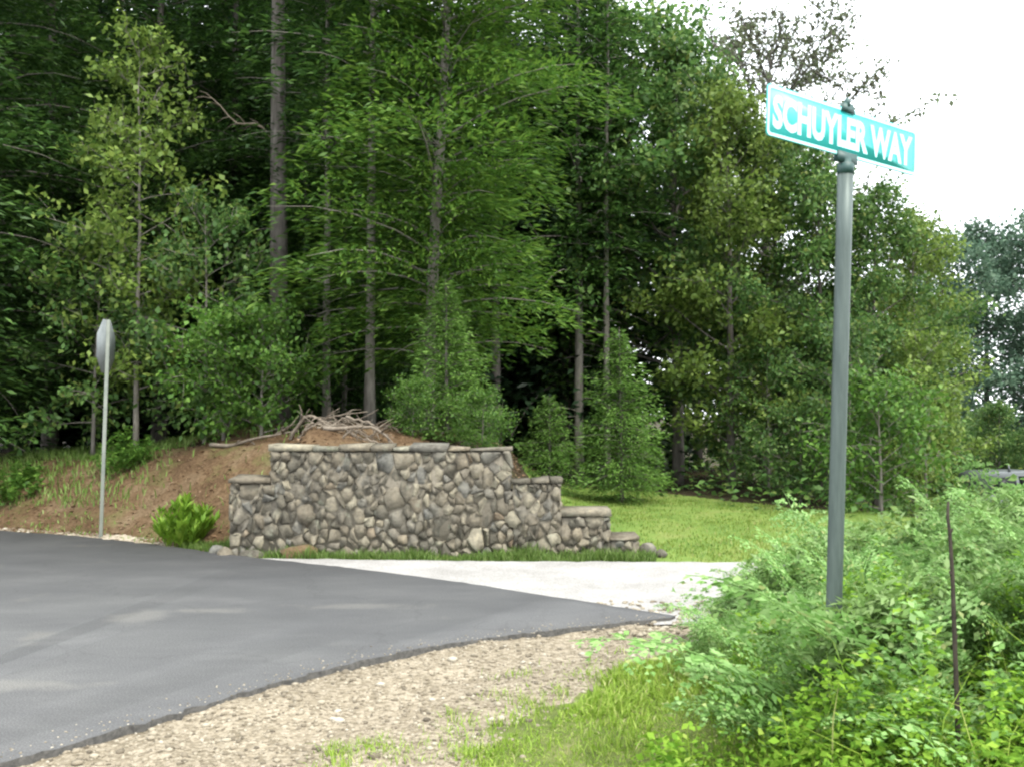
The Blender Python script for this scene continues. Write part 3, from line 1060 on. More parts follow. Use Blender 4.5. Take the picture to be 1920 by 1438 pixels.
kind("hemlock_a", conifer, seed=11, H=14, R=3.0, cb=.07, r0=.17, per=340, dz=.42, droop=.42, cl=.17, cw=.05)
kind("hemlock_b", conifer, seed=12, H=13, R=2.6, cb=.10, r0=.15, per=330, dz=.40, droop=.38, cl=.17, cw=.05)
kind("pine", conifer, seed=13, H=16, R=2.8, cb=.50, r0=.19, per=190, dz=.55, nb=4, droop=.25, lift=.2, lean=(-.35, 0), dead=9)
kind("feathery", conifer, seed=14, H=12.5, R=2.35, cb=.11, r0=.11, per=420, dz=.34, droop=.34, lift=.30, irregular=.28, cl=.16, cw=.042, taper=.55, lean=(.5, 0))
kind("tall_dark", conifer, seed=15, H=13.5, R=2.0, cb=.30, r0=.13, per=150, dz=.42, droop=.35, cl=.19, cw=.06, dead=14)
kind("slim", conifer, seed=16, H=12, R=1.5, cb=.45, r0=.09, per=130, dz=.42, droop=.3, cl=.17, cw=.05, dead=16)
kind("spruce_a", conifer, seed=17, H=2.5, R=.82, cb=.03, r0=.035, per=150, dz=.17, nb=7, droop=.14, lift=.05, irregular=.20, cl=.085, cw=.026, taper=.9, dead=0, tuft=.05)
kind("spruce_b", conifer, seed=18, H=3.7, R=1.08, cb=.04, r0=.045, per=170, dz=.21, nb=7, droop=.2, lift=.06, irregular=.22, cl=.10, cw=.03, taper=.9, dead=0, tuft=.06)
kind("broad_a", broadleaf, seed=31, H=10, R=2.4, cb=.18, r0=.12, limbs=34, leaves=15000, ls=.135, sigma=.20)
kind("broad_b", broadleaf, seed=32, H=9, R=2.0, cb=.12, r0=.10, limbs=32, leaves=13000, ls=.125, sigma=.18)
kind("young_hemlock", conifer, seed=23, H=5.2, R=1.5, cb=.04, r0=.06, per=230, dz=.28, nb=5, droop=.4, irregular=.4, cl=.13, cw=.038, taper=.7, dead=0)
kind("spruce_c", conifer, seed=24, H=2.3, R=.85, cb=.03, r0=.035, per=150, dz=.19, nb=6, droop=.16, lift=.02, irregular=.24, cl=.085, cw=.026, taper=.75, dead=0, tuft=.05)
kind("sapling_a", broadleaf, seed=33, H=7.5, R=1.25, cb=.15, r0=.05, limbs=30, leaves=5200, ls=.12, sigma=.14, top=.7)
kind("sapling_b", broadleaf, seed=34, H=4.2, R=1.1, cb=.12, r0=.04, limbs=22, leaves=3600, ls=.11, sigma=.12, top=.7)
kind("bush", broadleaf, seed=35, H=2.2, R=1.0, cb=.06, r0=.035, limbs=22, leaves=4200, ls=.10, sigma=.12, top=.8)
kind("sparse", broadleaf, seed=36, H=12, R=3.7, cb=.38, r0=.18, tr=.02, limbs=46, leaves=11500, ls=.13, sigma=.10, top=.9, twig=(6, 10))
kind("far", broadleaf, seed=37, H=11, R=3.0, cb=.12, r0=.16, limbs=36, leaves=12000, ls=.20, sigma=.26)

G_LEFT = "tall conifers of the left wood"
pine = plant("pine_tree", "pine", 524, 17, "tall pine with a bare straight grey trunk rising behind the left half of the wall", "tree", "hemlock", "bark", rz=0)
# long dead limb low on the pine
mb = MB()
s = np.linspace(0, 1, 9)[:, None]
L0 = np.array([-.20, 0, 5.3])
P = L0 + np.array([-1.15, -.25, .62]) * s + np.stack([0 * s, 0 * s, .10 * np.sin(s * 9)], -1)[:, 0]
tube(mb, P, np.linspace(.026, .008, 9), 6)
for k in range(8):
    b = P[k + 1]
    e = b + np.array([-.25, .05, random.Random(k).uniform(-.22, .25)])
    tube(mb, np.stack([b, (b + e) / 2 + np.array([0, 0, .03]), e]), [.010, .007, .003], 4)
mb.build("dead_branch", M["dead_wood"], pine)

TREES = [
    ("hemlock_tree", "hemlock_a", -60, 17.5, "dark shaggy hemlock at the far left edge of the wood", "hemlock", "bark", 1.0, .3),
    ("hemlock_tree", "hemlock_b", 95, 20.0, "dark hemlock whose trunk stands straight above the edge-on road sign", "hemlock", "bark", 1.05, 1.9),
    ("hemlock_tree", "hemlock_a", 300, 20.5, "dense dark hemlock behind the yellowish sapling", "hemlock", "bark", 1.0, 3.4),
    ("hemlock_tree", "hemlock_b", 430, 21.0, "dark hemlock just left of the tall bare pine trunk", "hemlock", "bark", 1.0, 4.4),
    ("hemlock_tree", "hemlock_a", 610, 20.0, "green hemlock filling the gap right of the tall bare pine trunk", "hemlock", "bark", .98, 5.2),
    ("hemlock_tree", "hemlock_b", -260, 14.5, "hemlock whose boughs reach into the upper left corner", "hemlock", "bark", 1.0, 2.6),
    ("slender_conifer", "slim", 693, 15.6, "slender pale trunk with high foliage rising behind the heap of dead branches", "hemlock", "pale_bark", 1.0, .5),
    ("slender_conifer", "slim", 612, 16.8, "thin twiggy trunk between the tall pine and the dead branch heap", "hemlock", "pale_bark", .85, 2.2),
    ("feathery_conifer", "feathery", 800, 15.3, "feathery bright green conifer behind the middle of the wall", "bright_needles", "pale_bark", 1.0, 0.0),
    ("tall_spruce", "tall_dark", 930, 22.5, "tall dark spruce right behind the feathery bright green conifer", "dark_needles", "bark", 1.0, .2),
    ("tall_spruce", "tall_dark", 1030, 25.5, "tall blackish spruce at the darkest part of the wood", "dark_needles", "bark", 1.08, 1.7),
    ("tall_spruce", "tall_dark", 1085, 22.0, "tall dark spruce with a thin bare stem left of the largest young spruce", "hemlock", "pale_bark", .95, 2.9),
    ("tall_spruce", "slim", 1138, 21.5, "thin tall spruce directly behind the largest young spruce", "hemlock", "pale_bark", 1.02, 4.1),
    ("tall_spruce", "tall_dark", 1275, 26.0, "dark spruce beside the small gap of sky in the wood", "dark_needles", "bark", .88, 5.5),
    ("broadleaf_tree", "broad_a", 1165, 23.5, "high leafy tree left of the tallest tree top by the sky", "broadleaf", "bark", 1.22, .4),
    ("broadleaf_tree", "broad_a", 1270, 22.5, "tallest leafy tree where the wood meets the open sky", "broadleaf", "bark", 1.10, 2.1),
    ("broadleaf_tree", "broad_b", 1370, 20.5, "leafy tree left of the street sign with yellowish upper leaves", "yellow_leaf", "bark", 1.02, 3.0),
    ("broadleaf_tree", "broad_a", 1462, 21.5, "leafy tree whose crown ends just below the left end of the street sign", "broadleaf", "bark", .86, 4.3),
    ("broadleaf_tree", "broad_b", 1540, 20.0, "green leafy tree directly behind the street sign pole", "broadleaf", "bark", .84, 5.3),
    ("broadleaf_tree", "broad_b", 1640, 20.0, "green leafy tree just right of the street sign pole", "broadleaf", "bark", .80, .9),
    ("broadleaf_tree", "broad_b", 1715, 21.5, "slim yellowish leafy tree at the right end of the near wood", "yellow_leaf", "pale_bark", .84, 2.4),
    ("sparse_tree", "sparse", 1435, 27.0, "thinly leaved grey green tree whose twigs show against the sky above the street sign", "sparse_leaf", "bark", 1.14, 1.0),
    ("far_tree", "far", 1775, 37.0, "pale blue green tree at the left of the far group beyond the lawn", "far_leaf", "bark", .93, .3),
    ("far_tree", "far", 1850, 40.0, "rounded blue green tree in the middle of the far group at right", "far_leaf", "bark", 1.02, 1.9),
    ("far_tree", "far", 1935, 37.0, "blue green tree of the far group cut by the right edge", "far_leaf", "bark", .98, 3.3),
    ("sapling", "sapling_a", 255, 15.6, "tall sparse yellowish sapling above and right of the edge-on road sign", "yellow_leaf", "pale_bark", 1.0, .2),
    ("sapling", "sapling_b", 175, 16.2, "short leafy sapling in the shade behind the edge-on road sign", "broadleaf", "pale_bark", 1.0, 1.5),
    ("sapling", "sapling_b", 385, 15.2, "leafy sapling between the yellowish sapling and the tall pine trunk", "broadleaf", "pale_bark", .98, 2.7),
    ("sapling", "sapling_b", 1590, 17.5, "slender young tree at the lawn edge beside the street sign pole", "broadleaf", "pale_bark", .85, .8),
    ("sapling", "sapling_b", 1735, 18.5, "young tree with a pale stem at the right end of the lawn", "yellow_leaf", "pale_bark", .95, 3.9),
    ("sapling", "sapling_b", 1440, 19.5, "dark young tree at the lawn edge left of the street sign pole", "broadleaf", "pale_bark", .8, 4.9),
    ("shrub", "bush", 490, 14.2, "bright leafy shrub at the foot of the tall pine trunk", "shrub_leaf", "pale_bark", .85, .6),
    ("shrub", "bush", 420, 14.6, "dark green shrub at the top of the bare bank, left of the brighter shrub", "shrub_leaf", "pale_bark", .9, 2.2),
    ("shrub", "bush", 1650, 16.0, "rounded leafy shrub at the lawn's end right of the street sign pole", "shrub_leaf", "pale_bark", 1.0, 3.4),
    ("shrub", "bush", 1500, 17.8, "low dark shrub at the lawn edge left of the street sign pole", "broadleaf", "pale_bark", .8, 5.4),
    ("young_hemlock", "young_hemlock", 645, 17.6, "dim young hemlock filling the space behind the heap of dead branches", "hemlock", "bark", .95, .7),
    ("young_hemlock", "young_hemlock", 570, 18.4, "dim young hemlock just right of the foot of the tall bare pine trunk", "hemlock", "bark", 1.0, 4.0),
    ("shrub", "bush", 905, 12.5, "low leafy shrub on the soil behind the right end of the wall top", "shrub_leaf", "pale_bark", .36, .6),
    ("shrub", "bush", 775, 12.9, "low leafy shrub behind the middle of the wall top beside the dead branches", "shrub_leaf", "pale_bark", .36, 1.9),
    ("young_spruce", "spruce_a", 838, 13.6, "bright young spruce just behind the right half of the wall top", "spruce", "bark", .95, .1),
    ("young_spruce", "spruce_c", 1030, 17.4, "smallest young spruce at the lawn edge beside the wall's right step", "spruce", "bark", .80, 1.8),
    ("young_spruce", "spruce_b", 1165, 17.6, "largest young spruce at the back of the lawn", "spruce", "bark", .90, 2.9),
]
for (nm, key, px, D, lab, cm, bk, sc, rz) in TREES:
    cat = "shrub" if nm == "shrub" else ("sapling" if nm == "sapling" else "tree")
    plant(nm, key, px, D, lab, cat, cm, bk, sc, rz)

# low leafy undergrowth on the wood floor beyond the lawn
urg = np.random.default_rng(41)
mb = MB()
N = 26000
X, Y = urg.uniform(-1.5, 24, N), urg.uniform(14.5, 34, N)
edge = np.interp(X, [-2, .2, 1.0, 2.6, 3.4, 4.8, 6.2, 9, 30], [20.5, 20.7, 20.8, 19.4, 17.7, 15.2, 14.8, 14.2, 13.2])
nz = vnoise(X, Y, 1.3, 3)
k = (Y > edge - .25) & (urg.random(N) < .55 + .4 * nz)
X, Y, nz = X[k], Y[k], nz[k]
n = len(X)
P = np.stack([X, Y, hgt(X, Y) + urg.random(n) * (.55 + .45 * nz).clip(.15, 1.2) * (1 + .9 * sm(22, 30, Y) * sm(6, 10, X))], 1)
a = urg.uniform(0, 6.28, n)
sz = urg.uniform(.09, .2, n)
cards(mb, P, np.stack([np.cos(a), np.sin(a), urg.normal(0, .4, n)], 1), UP + urg.normal(0, .5, (n, 3)), sz, sz * .6, .2)
tag(mb.build("undergrowth", M["broadleaf"]), kind="stuff")

# far off wood behind: reads as one dark mass
brg = np.random.default_rng(77)
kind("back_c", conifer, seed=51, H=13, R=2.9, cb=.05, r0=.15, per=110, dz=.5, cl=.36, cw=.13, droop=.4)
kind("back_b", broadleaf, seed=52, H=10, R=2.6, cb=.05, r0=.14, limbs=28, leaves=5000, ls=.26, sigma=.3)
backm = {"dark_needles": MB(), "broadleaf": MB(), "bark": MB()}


def stamp(key, x, y, s, rz):
    z = float(hgt(x, y))
    ca, sa = math.cos(rz) * s, math.sin(rz) * s
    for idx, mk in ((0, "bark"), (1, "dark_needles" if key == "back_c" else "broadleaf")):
        V, F = LIB[key][idx].arrays()
        W = np.stack([V[:, 0] * ca - V[:, 1] * sa + x, V[:, 0] * sa + V[:, 1] * ca + y, V[:, 2] * s + z], 1)
        b = backm[mk]
        b.v.append(W)
        b.f += [f + b.n for f in F]
        b.n += len(V)


for k in range(46):
    y = brg.uniform(24, 29) if k % 2 else brg.uniform(30, 37)
    px = -330 + k * 32 + brg.normal(0, 10)
    x = (px - 960) / FPX * y
    if 1150 < px < 1250: continue
    stamp("back_c", x, y, brg.uniform(1.0, 1.3) if px < 900 else brg.uniform(.85, 1.1), brg.uniform(0, 6.28))
for k in range(10):
    y = brg.uniform(27, 33)
    px = 1260 + k * 48
    if px < 1290: continue
    x = (px - 960) / FPX * y
    stamp("back_b", x, y, (.95 if k < 3 else .72) * brg.uniform(.9, 1.05), brg.uniform(0, 6.28))
for k in range(26):
    y = brg.uniform(27, 44)
    px = 1690 + k * 14 + brg.normal(0, 8)
    stamp("back_b", (px - 960) / FPX * y, y, brg.uniform(.22, .34), brg.uniform(0, 6.28))
for mk, nm in (("dark_needles", "background_wood"), ("broadleaf", "background_broadleaf_wood"), ("bark", "background_trunks")):
    tag(backm[mk].build(nm, M[mk]), kind="stuff")

# ------------------------------------------------------------------ dead branches and roots on top of the bank
def dead_branch(pts, r0, label, seed, twigs=5, group=None):
    r = np.random.default_rng(seed)
    P = np.array([tuple(p) for p in pts], float)
    f = np.linspace(0, 1, 14)
    Q = at_path(P, f)
    for _ in range(2):
        Q[1:-1] = (Q[:-2] + Q[1:-1] * 2 + Q[2:]) / 4
    Q += r.normal(0, .008, Q.shape)
    o0 = Q[0].copy()
    mb = MB()
    tube(mb, Q - o0, np.linspace(r0, r0 * .3, len(Q)), 7)
    for k in range(twigs):
        i0 = r.integers(3, 13)
        d = nrm(nrm(Q[min(13, i0 + 1)] - Q[i0 - 1]) + r.normal(0, .6, 3)) * r.uniform(.12, .38)
        b = Q[i0] - o0
        tube(mb, np.stack([b, b + d * .5 + r.normal(0, .02, 3), b + d]), [r0 * .4, r0 * .28, r0 * .12], 5)
    o = mb.build("fallen_branch", M["dead_wood"], smooth=True)
    o.location = o0
    tag(o, label, "branch", group)


def gp(px, D, up=.05):
    p = at(px, 776, D)
    return Vector((p.x, p.y, float(hgt(p.x, p.y)) + up))


dead_branch([gp(395, 14.0, .06), gp(430, 13.8, .03), gp(490, 13.5, .10), gp(560, 13.3, .16)], .035, "long pale dead branch lying along the crest of the bare bank", 1, 6)
dead_branch([gp(545, 12.8, .26), gp(575, 12.7, .22), gp(610, 12.6, .06), gp(640, 12.5, .03)], .03, "short bleached branch sloping down left of the root arch", 2, 5)
dead_branch([gp(605, 12.4, .02), gp(640, 12.3, .09), gp(680, 12.3, .18), gp(715, 12.3, .15), gp(742, 12.2, .0)], .034, "arched bleached root on the crest behind the wall", 3, 6)
dead_branch([gp(650, 12.6, .16), gp(700, 12.4, .20), gp(735, 12.2, .06)], .022, "bleached branch lying across the root arch", 4, 5)
dead_branch([gp(560, 13.2, .08), gp(620, 13.1, .18), gp(690, 13.0, .22)], .022, "thin grey branch behind the root arch", 5, 6)
brr = np.random.default_rng(19)
for k in range(14):
    c0 = brr.uniform(570, 735)
    D0 = brr.uniform(12.0, 13.0)
    l = brr.uniform(30, 70) * brr.choice([-1, 1])
    dead_branch([gp(c0 - l / 2, D0, .02), gp(c0, D0 + brr.uniform(-.15, .15), brr.uniform(.05, .16)), gp(c0 + l / 2, D0 + brr.uniform(-.3, .3), .03)], brr.uniform(.009, .018), "thin dead twig tangled in the heap on the crest behind the wall", 40 + k, 5, "twigs of the dead branch heap")

# ------------------------------------------------------------------ bright weeds left of the wall
def weed_clump(px, D, R, Hh, n, label, mat, seed, name="weed_clump", cat="weeds", rise=.25):
    r = np.random.default_rng(seed)
    g0 = gp(px, D, -.01)
    st, lv = MB(), MB()
    for k in range(n):
        a, l = r.uniform(0, 6.28), r.random() ** .7
        b = np.array([math.cos(a), math.sin(a), 0]) * R * .5 * l
        h = Hh * (1.05 - .55 * l * l) * r.uniform(.75, 1.15)
        b[2] = float(hgt(g0.x + b[0], g0.y + b[1])) - g0.z
        tip = b + np.array([math.cos(a), math.sin(a), 0]) * R * .5 * l + np.array([0, 0, h])
        s = np.linspace(0, 1, 5)[:, None]
        P = b + (tip - b) * s + UP * .0
        tube(st, P, np.linspace(.005, .002, 5), 3, False)
        m = 34
        u = r.uniform(.15, 1, m)
        pos = b + (tip - b) * u[:, None]
        an = r.uniform(0, 6.28, m)
        D_ = np.stack([np.cos(an), np.sin(an), r.normal(rise, .4, m)], 1)
        sz = r.uniform(.06, .12, m) * (1 + .35 * rise)
        cards(lv, pos, D_, nrm(np.stack([-np.cos(an) * .6, -np.sin(an) * .6, np.ones(m)], 1)) + r.normal(0, .35, (m, 3)), sz, sz * (.42 - .1 * rise), .2)
    t = empty(name, g0)
    tag(t, label, cat)
    st.build("stem", M[mat], t)
    lv.build("foliage", M[mat], t)


weed_clump(345, 11.75, .42, .50, 48, "bright green clump of weeds on the bank left of the wall", "weed_leaf", 5, rise=1.5)
weed_clump(235, 14.6, .5, .55, 30, "dark leafy weeds at the wood edge right of the edge-on road sign", "shrub_leaf", 6)
weed_clump(30, 14.8, .7, .5, 36, "leafy weeds at the wood edge by the left border", "shrub_leaf", 8)

# ------------------------------------------------------------------ street name sign
M["galv"] = noisy_mat("green_grey_galvanised_steel", [(.3, (.052, .072, .066)), (.7, (.10, .128, .116))], 7, .5, .25, .004, 30, stretch=(6, 6, .5), spec=.5, metal=.35)
M["cap"] = noisy_mat("dark_green_cast_bracket", [(.3, (.015, .05, .045)), (.7, (.03, .08, .07))], 20, .5, .2, .003, 60, spec=.5)
M["teal"] = noisy_mat("teal_reflective_sheeting", [(.3, (.028, .42, .385)), (.7, (.04, .46, .425))], 5, .4, .05, .001, 60, spec=.6)
M["sign_white"] = noisy_mat("pale_reflective_print", [(.3, (.40, .80, .77)), (.7, (.48, .85, .82))], 9, .4, .03, .001, 60, spec=.6)

PD = 4.456
base = at(1553, 1405, PD)
bz = float(hgt(base.x, PD)) - .25
topc = at(1587, 250, PD)
sign = empty("street_sign", (base.x, PD, bz))
tag(sign, "street name sign with a teal blade on a grey green steel pole", "street sign")
axis = Vector(topc) - Vector((base.x, PD, bz))
mb = MB()
plen = axis.length - .15
d_ax = axis.normalized()
z_frame = d_ax.to_track_quat('Z', 'Y')
sgrp = empty("blade_mount_tmp", (0, 0, 0))
bpy.data.objects.remove(sgrp)
tube(mb, [tuple(d_ax * t) for t in np.linspace(0, plen, 9)], [.037] * 9, 20)
mb.build("pole", M["galv"], sign, smooth=False)
PHI = math.radians(33.5)
e1 = Vector((math.cos(PHI), math.sin(PHI), 0))
roll = math.asin(max(-1, min(1, axis.x / axis.length)))
# blade frame: lean with the pole
zl = d_ax
e1 = (e1 - zl * e1.dot(zl) * .85).normalized()
nl = zl.cross(e1).normalized() * -1          # facing the viewer's side
zl = e1.cross(nl).normalized() * 1
if zl.z < 0: zl = -zl
if nl.y > 0: nl = -nl
BL, BH, BT = 1.12, .236, .004
cen = axis


def bl(u, v_, w):
    return tuple(cen + e1 * u + zl * v_ + nl * w)


def rounded(hw, hh, r, n=4):
    q = []
    for cx_, cz_, a0 in ((hw - r, hh - r, 0), (-hw + r, hh - r, 90), (-hw + r, -hh + r, 180), (hw - r, -hh + r, 270)):
        for k in range(n + 1):
            a = math.radians(a0 + 90 * k / n)
            q.append((cx_ + r * math.cos(a), cz_ + r * math.sin(a)))
    return q


def plate(mb, q, w0, w1):
    n = len(q)
    V = [bl(u, v_, w1) for u, v_ in q] + [bl(u, v_, w0) for u, v_ in q]
    mb.add(V, [tuple(range(n)), tuple(range(2 * n - 1, n - 1, -1))] + [(k, n + k, n + (k + 1) % n, (k + 1) % n) for k in range(n)])


mb = MB()
plate(mb, rounded(BL / 2, BH / 2, .02), -BT / 2, BT / 2)
blade = mb.build("sign_blade", M["teal"], sign)
for sgn in (1, -1):
    mb = MB()
    qo, qi = rounded(BL / 2 - .004, BH / 2 - .004, .018), rounded(BL / 2 - .018, BH / 2 - .018, .012)
    n = len(qo)
    w = sgn * (BT / 2 + .0015)
    V = [bl(u, v_, w) for u, v_ in qo] + [bl(u, v_, w) for u, v_ in qi]
    mb.add(V, [(k, (k + 1) % n, n + (k + 1) % n, n + k) for k in range(n)])
    mb.build("border", M["sign_white"], blade)
# lettering
cu = bpy.data.curves.new("lettering", 'FONT')
cu.body = "SCHUYLER WAY"
cu.size = 0.2
cu.align_x = 'CENTER'
cu.align_y = 'CENTER'
cu.offset = 0.0095
cu.space_character = 1.0
cu.resolution_u = 3
tmp = bpy.data.objects.new("lettering_curve", cu)
C.objects.link(tmp)
bpy.context.view_layer.update()
tm = bpy.data.meshes.new_from_object(tmp.evaluated_get(bpy.context.evaluated_depsgraph_get()))
co = np.zeros(len(tm.vertices) * 3); tm.vertices.foreach_get("co", co); co = co.reshape(-1, 3)
mnx, mxx, mny, mxy = co[:, 0].min(), co[:, 0].max(), co[:, 1].min(), co[:, 1].max()
U = (co[:, 0] - (mnx + mxx) / 2) / (mxx - mnx) * (BL - .075)
Vv = (co[:, 1] - (mny + mxy) / 2) / (mxy - mny) * .156
polys = [tuple(p.vertices) for p in tm.polygons]
bpy.data.objects.remove(tmp)
for sgn in (1, -1):
    mb = MB()
    V = np.array([bl(sgn * u, v_, sgn * (BT / 2 + .0016)) for u, v_ in zip(U, Vv)])
    mb.add(V, polys)
    o = mb.build("lettering", M["sign_white"], blade)
# bracket below and finial above
mb = MB()
pt = d_ax * plen
rz = [(0, .039), (.045, .040), (.055, .028), (.075, .024)]
tube(mb, [tuple(d_ax * (plen - .05 + a)) for a, b in rz], [b for a, b in rz], 16)
for sgn in (1, -1):
    q = [(-.075, -BH / 2 - .028), (.075, -BH / 2 - .028), (.07, -BH / 2 + .022), (-.07, -BH / 2 + .022)]
    plate(mb, q, min(sgn * .004, sgn * .012), max(sgn * .004, sgn * .012))
mb.build("lower_bracket", M["cap"], sign)
mb = MB()
for sgn in (1, -1):
    q = [(-.05, BH / 2 - .02), (.05, BH / 2 - .02), (.035, BH / 2 + .022), (-.035, BH / 2 + .022)]
    plate(mb, q, min(sgn * .004, sgn * .011), max(sgn * .004, sgn * .011))
tube(mb, [bl(0, BH / 2 + .01, 0), bl(0, BH / 2 + .035, 0), bl(0, BH / 2 + .05, 0)], [.015, .016, .008], 10)
mb.build("upper_bracket", M["cap"], sign)

# ------------------------------------------------------------------ edge-on road sign across the road
M["sign_back"] = noisy_mat("weathered_aluminium", [(.3, (.17, .19, .195)), (.7, (.25, .275, .28))], 6, .55, .1, .002, 40, spec=.5, metal=.2)
M["sign_red"] = noisy_mat("faded_red_sheeting", [(.3, (.30, .02, .025)), (.7, (.36, .03, .03))], 6, .5, .05, .001, 40)
M["post"] = noisy_mat("pale_steel_post", [(.3, (.13, .15, .13)), (.7, (.20, .215, .185))], 6, .6, .2, .003, 30, spec=.4)
b = at(188, 1005, 12.6)
zb = float(hgt(b.x, 12.6)) - .2
tp = at(203, 600, 12.6)
rs = empty("road_sign", (b.x, 12.6, zb))
tag(rs, "octagonal road sign seen nearly edge-on from behind, on a leaning thin post", "road sign")
ax_ = Vector(tp) - Vector((b.x, 12.6, zb))
dz_ = ax_.normalized()
mb = MB()                                    # U channel post
prof = [(-.030, .012), (-.018, .012), (-.012, -.020), (.012, -.020), (.018, .012), (.030, .012), (.030, .008), (.021, .008), (.015, -.025), (-.015, -.025), (-.021, .008), (-.030, .008)]
fx = Vector((math.cos(1.66), math.sin(1.66), 0)); fy_ = dz_.cross(fx).normalized()
V = []
for t in (0, ax_.length):
    V += [tuple(dz_ * t + fx * p + fy_ * q) for p, q in prof]
n = len(prof)
mb.add(np.array(V), [(k, (k + 1) % n, n + (k + 1) % n, n + k) for k in range(n)] + [tuple(range(n, 2 * n))])
mb.build("post", M["post"], rs)
pc = dz_ * (ax_.length - .36)
for nm, mat, r_, w0, w1 in (("sign_plate", "sign_back", .385, .014, .018), ("sign_face", "sign_red", .375, .0195, .0205)):
    mb = MB()
    q = [(r_ * math.cos(math.radians(22.5 + 45 * k)), r_ * math.sin(math.radians(22.5 + 45 * k))) for k in range(8)]
    V = [tuple(pc + fx * u + dz_ * v_ + fy_ * w1) for u, v_ in q] + [tuple(pc + fx * u + dz_ * v_ + fy_ * w0) for u, v_ in q]
    mb.add(np.array(V), [tuple(range(8)), tuple(range(15, 7, -1))] + [(k, 8 + k, 8 + (k + 1) % 8, (k + 1) % 8) for k in range(8)])
    mb.build(nm, M[mat], rs)
for t in (-.2, .2):
    mb = MB()
    tube(mb, [tuple(pc + dz_ * t + fy_ * .028), tuple(pc + dz_ * t - fy_ * .034)], [.007, .007], 6)
    mb.build("bolt", M["post"], rs)

# ------------------------------------------------------------------ thin dark stake in the ferns
M["stake"] = noisy_mat("dark_weathered_wood", [(.3, (.018, .014, .010)), (.7, (.05, .04, .03))], 20, .85, .6, .004, 60)
pts = [at(1797, 1420, 3.55), at(1795, 1330, 3.55), at(1790, 1200, 3.57), at(1786, 1080, 3.6), at(1781, 1000, 3.62), at(1777, 970, 3.63), at(1778, 940, 3.64)]
p0 = Vector(pts[0]); p0.z = float(hgt(p0.x, p0.y)) - .05
mb = MB()
tube(mb, [(0, 0, 0)] + [tuple(p - p0) for p in pts[1:]], [.010, .010, .009, .008, .007, .006, .005], 8)
for k in (2, 3, 4):
    q = pts[k] - p0
    tube(mb, [tuple(q), tuple(q + Vector((.012 * (-1) ** k, 0, .02)))], [.007, .003], 5)
o = mb.build("garden_stake", M["stake"], smooth=True)
o.location = p0
tag(o, "thin dark crooked stake standing upright among the ferns at right", "stake")

# ------------------------------------------------------------------ ferns
def frond(seed, L=.72, pairs=24, wid=.15):
    r = np.random.default_rng(seed)
    mb = MB()
    s = np.linspace(0, 1, 12)
    e = 1.18 + r.normal(0, .05)
    path = np.stack([L * (s * math.cos(e) + .34 * s ** 2), .03 * np.sin(s * 3 + r.uniform(0, 3)), L * (s * math.sin(e) - .36 * s ** 2.2)], 1)
    tube(mb, path, np.linspace(.0035, .001, 12), 3, False)
    P, D, N_, LL, WW = [], [], [], [], []
    for k in range(pairs):
        u = min(1, .16 + .84 * (k + r.uniform(-.25, .25)) / pairs)
        p = at_path(path, np.array(u))
        tg = nrm(at_path(path, np.array(min(1, u + .03))) - at_path(path, np.array(u - .03)))
        sd = np.array([0, 1.0, 0])
        up = np.cross(tg, sd)
        up = up if up[2] > 0 else -up
        pl0 = wid * math.sin(math.pi * min(1, .2 + .8 * max(0, u - .16))) ** .8 * (1 - .5 * (u - .2)) + .012
        for sg in (-1, 1):
            if r.random() < .06: continue
            pl = pl0 * r.uniform(.7, 1.15)
            d = nrm(sd * sg + tg * r.uniform(.25, .65) + up * r.uniform(-.45, .15))
            m = max(3, int(pl / .015))
            for q in range(m):
                f = (q + r.uniform(.1, .9)) / m
                for s2 in (-1, 1):
                    P.append(p + d * pl * f - np.array([0, 0, .3 * pl * f * f]) + r.normal(0, .003, 3))
                    D.append(nrm(d * r.uniform(.5, 1.3) + np.cross(up, d) * s2 + r.normal(0, .15, 3)))
                    N_.append(up + r.normal(0, .45, 3))
                    LL.append((.020 + .14 * pl) * (1 - f * .7) * r.uniform(.7, 1.35))
                    WW.append(r.uniform(.009, .017))
    cards(mb, np.array(P), np.array(D), np.array(N_), np.array(LL), np.array(WW), .15)
    return mb.mesh("frond", M["fern"])


FR = [frond(60 + k, .56 + .05 * k, 19, .12 + .012 * k) for k in range(7)]
frg = np.random.default_rng(9)
fern_spots = []


def try_fern(x, y, s, mind):
    if all(math.hypot(x - a, y - b) > mind for a, b, _ in fern_spots):
        fern_spots.append((x, y, s))


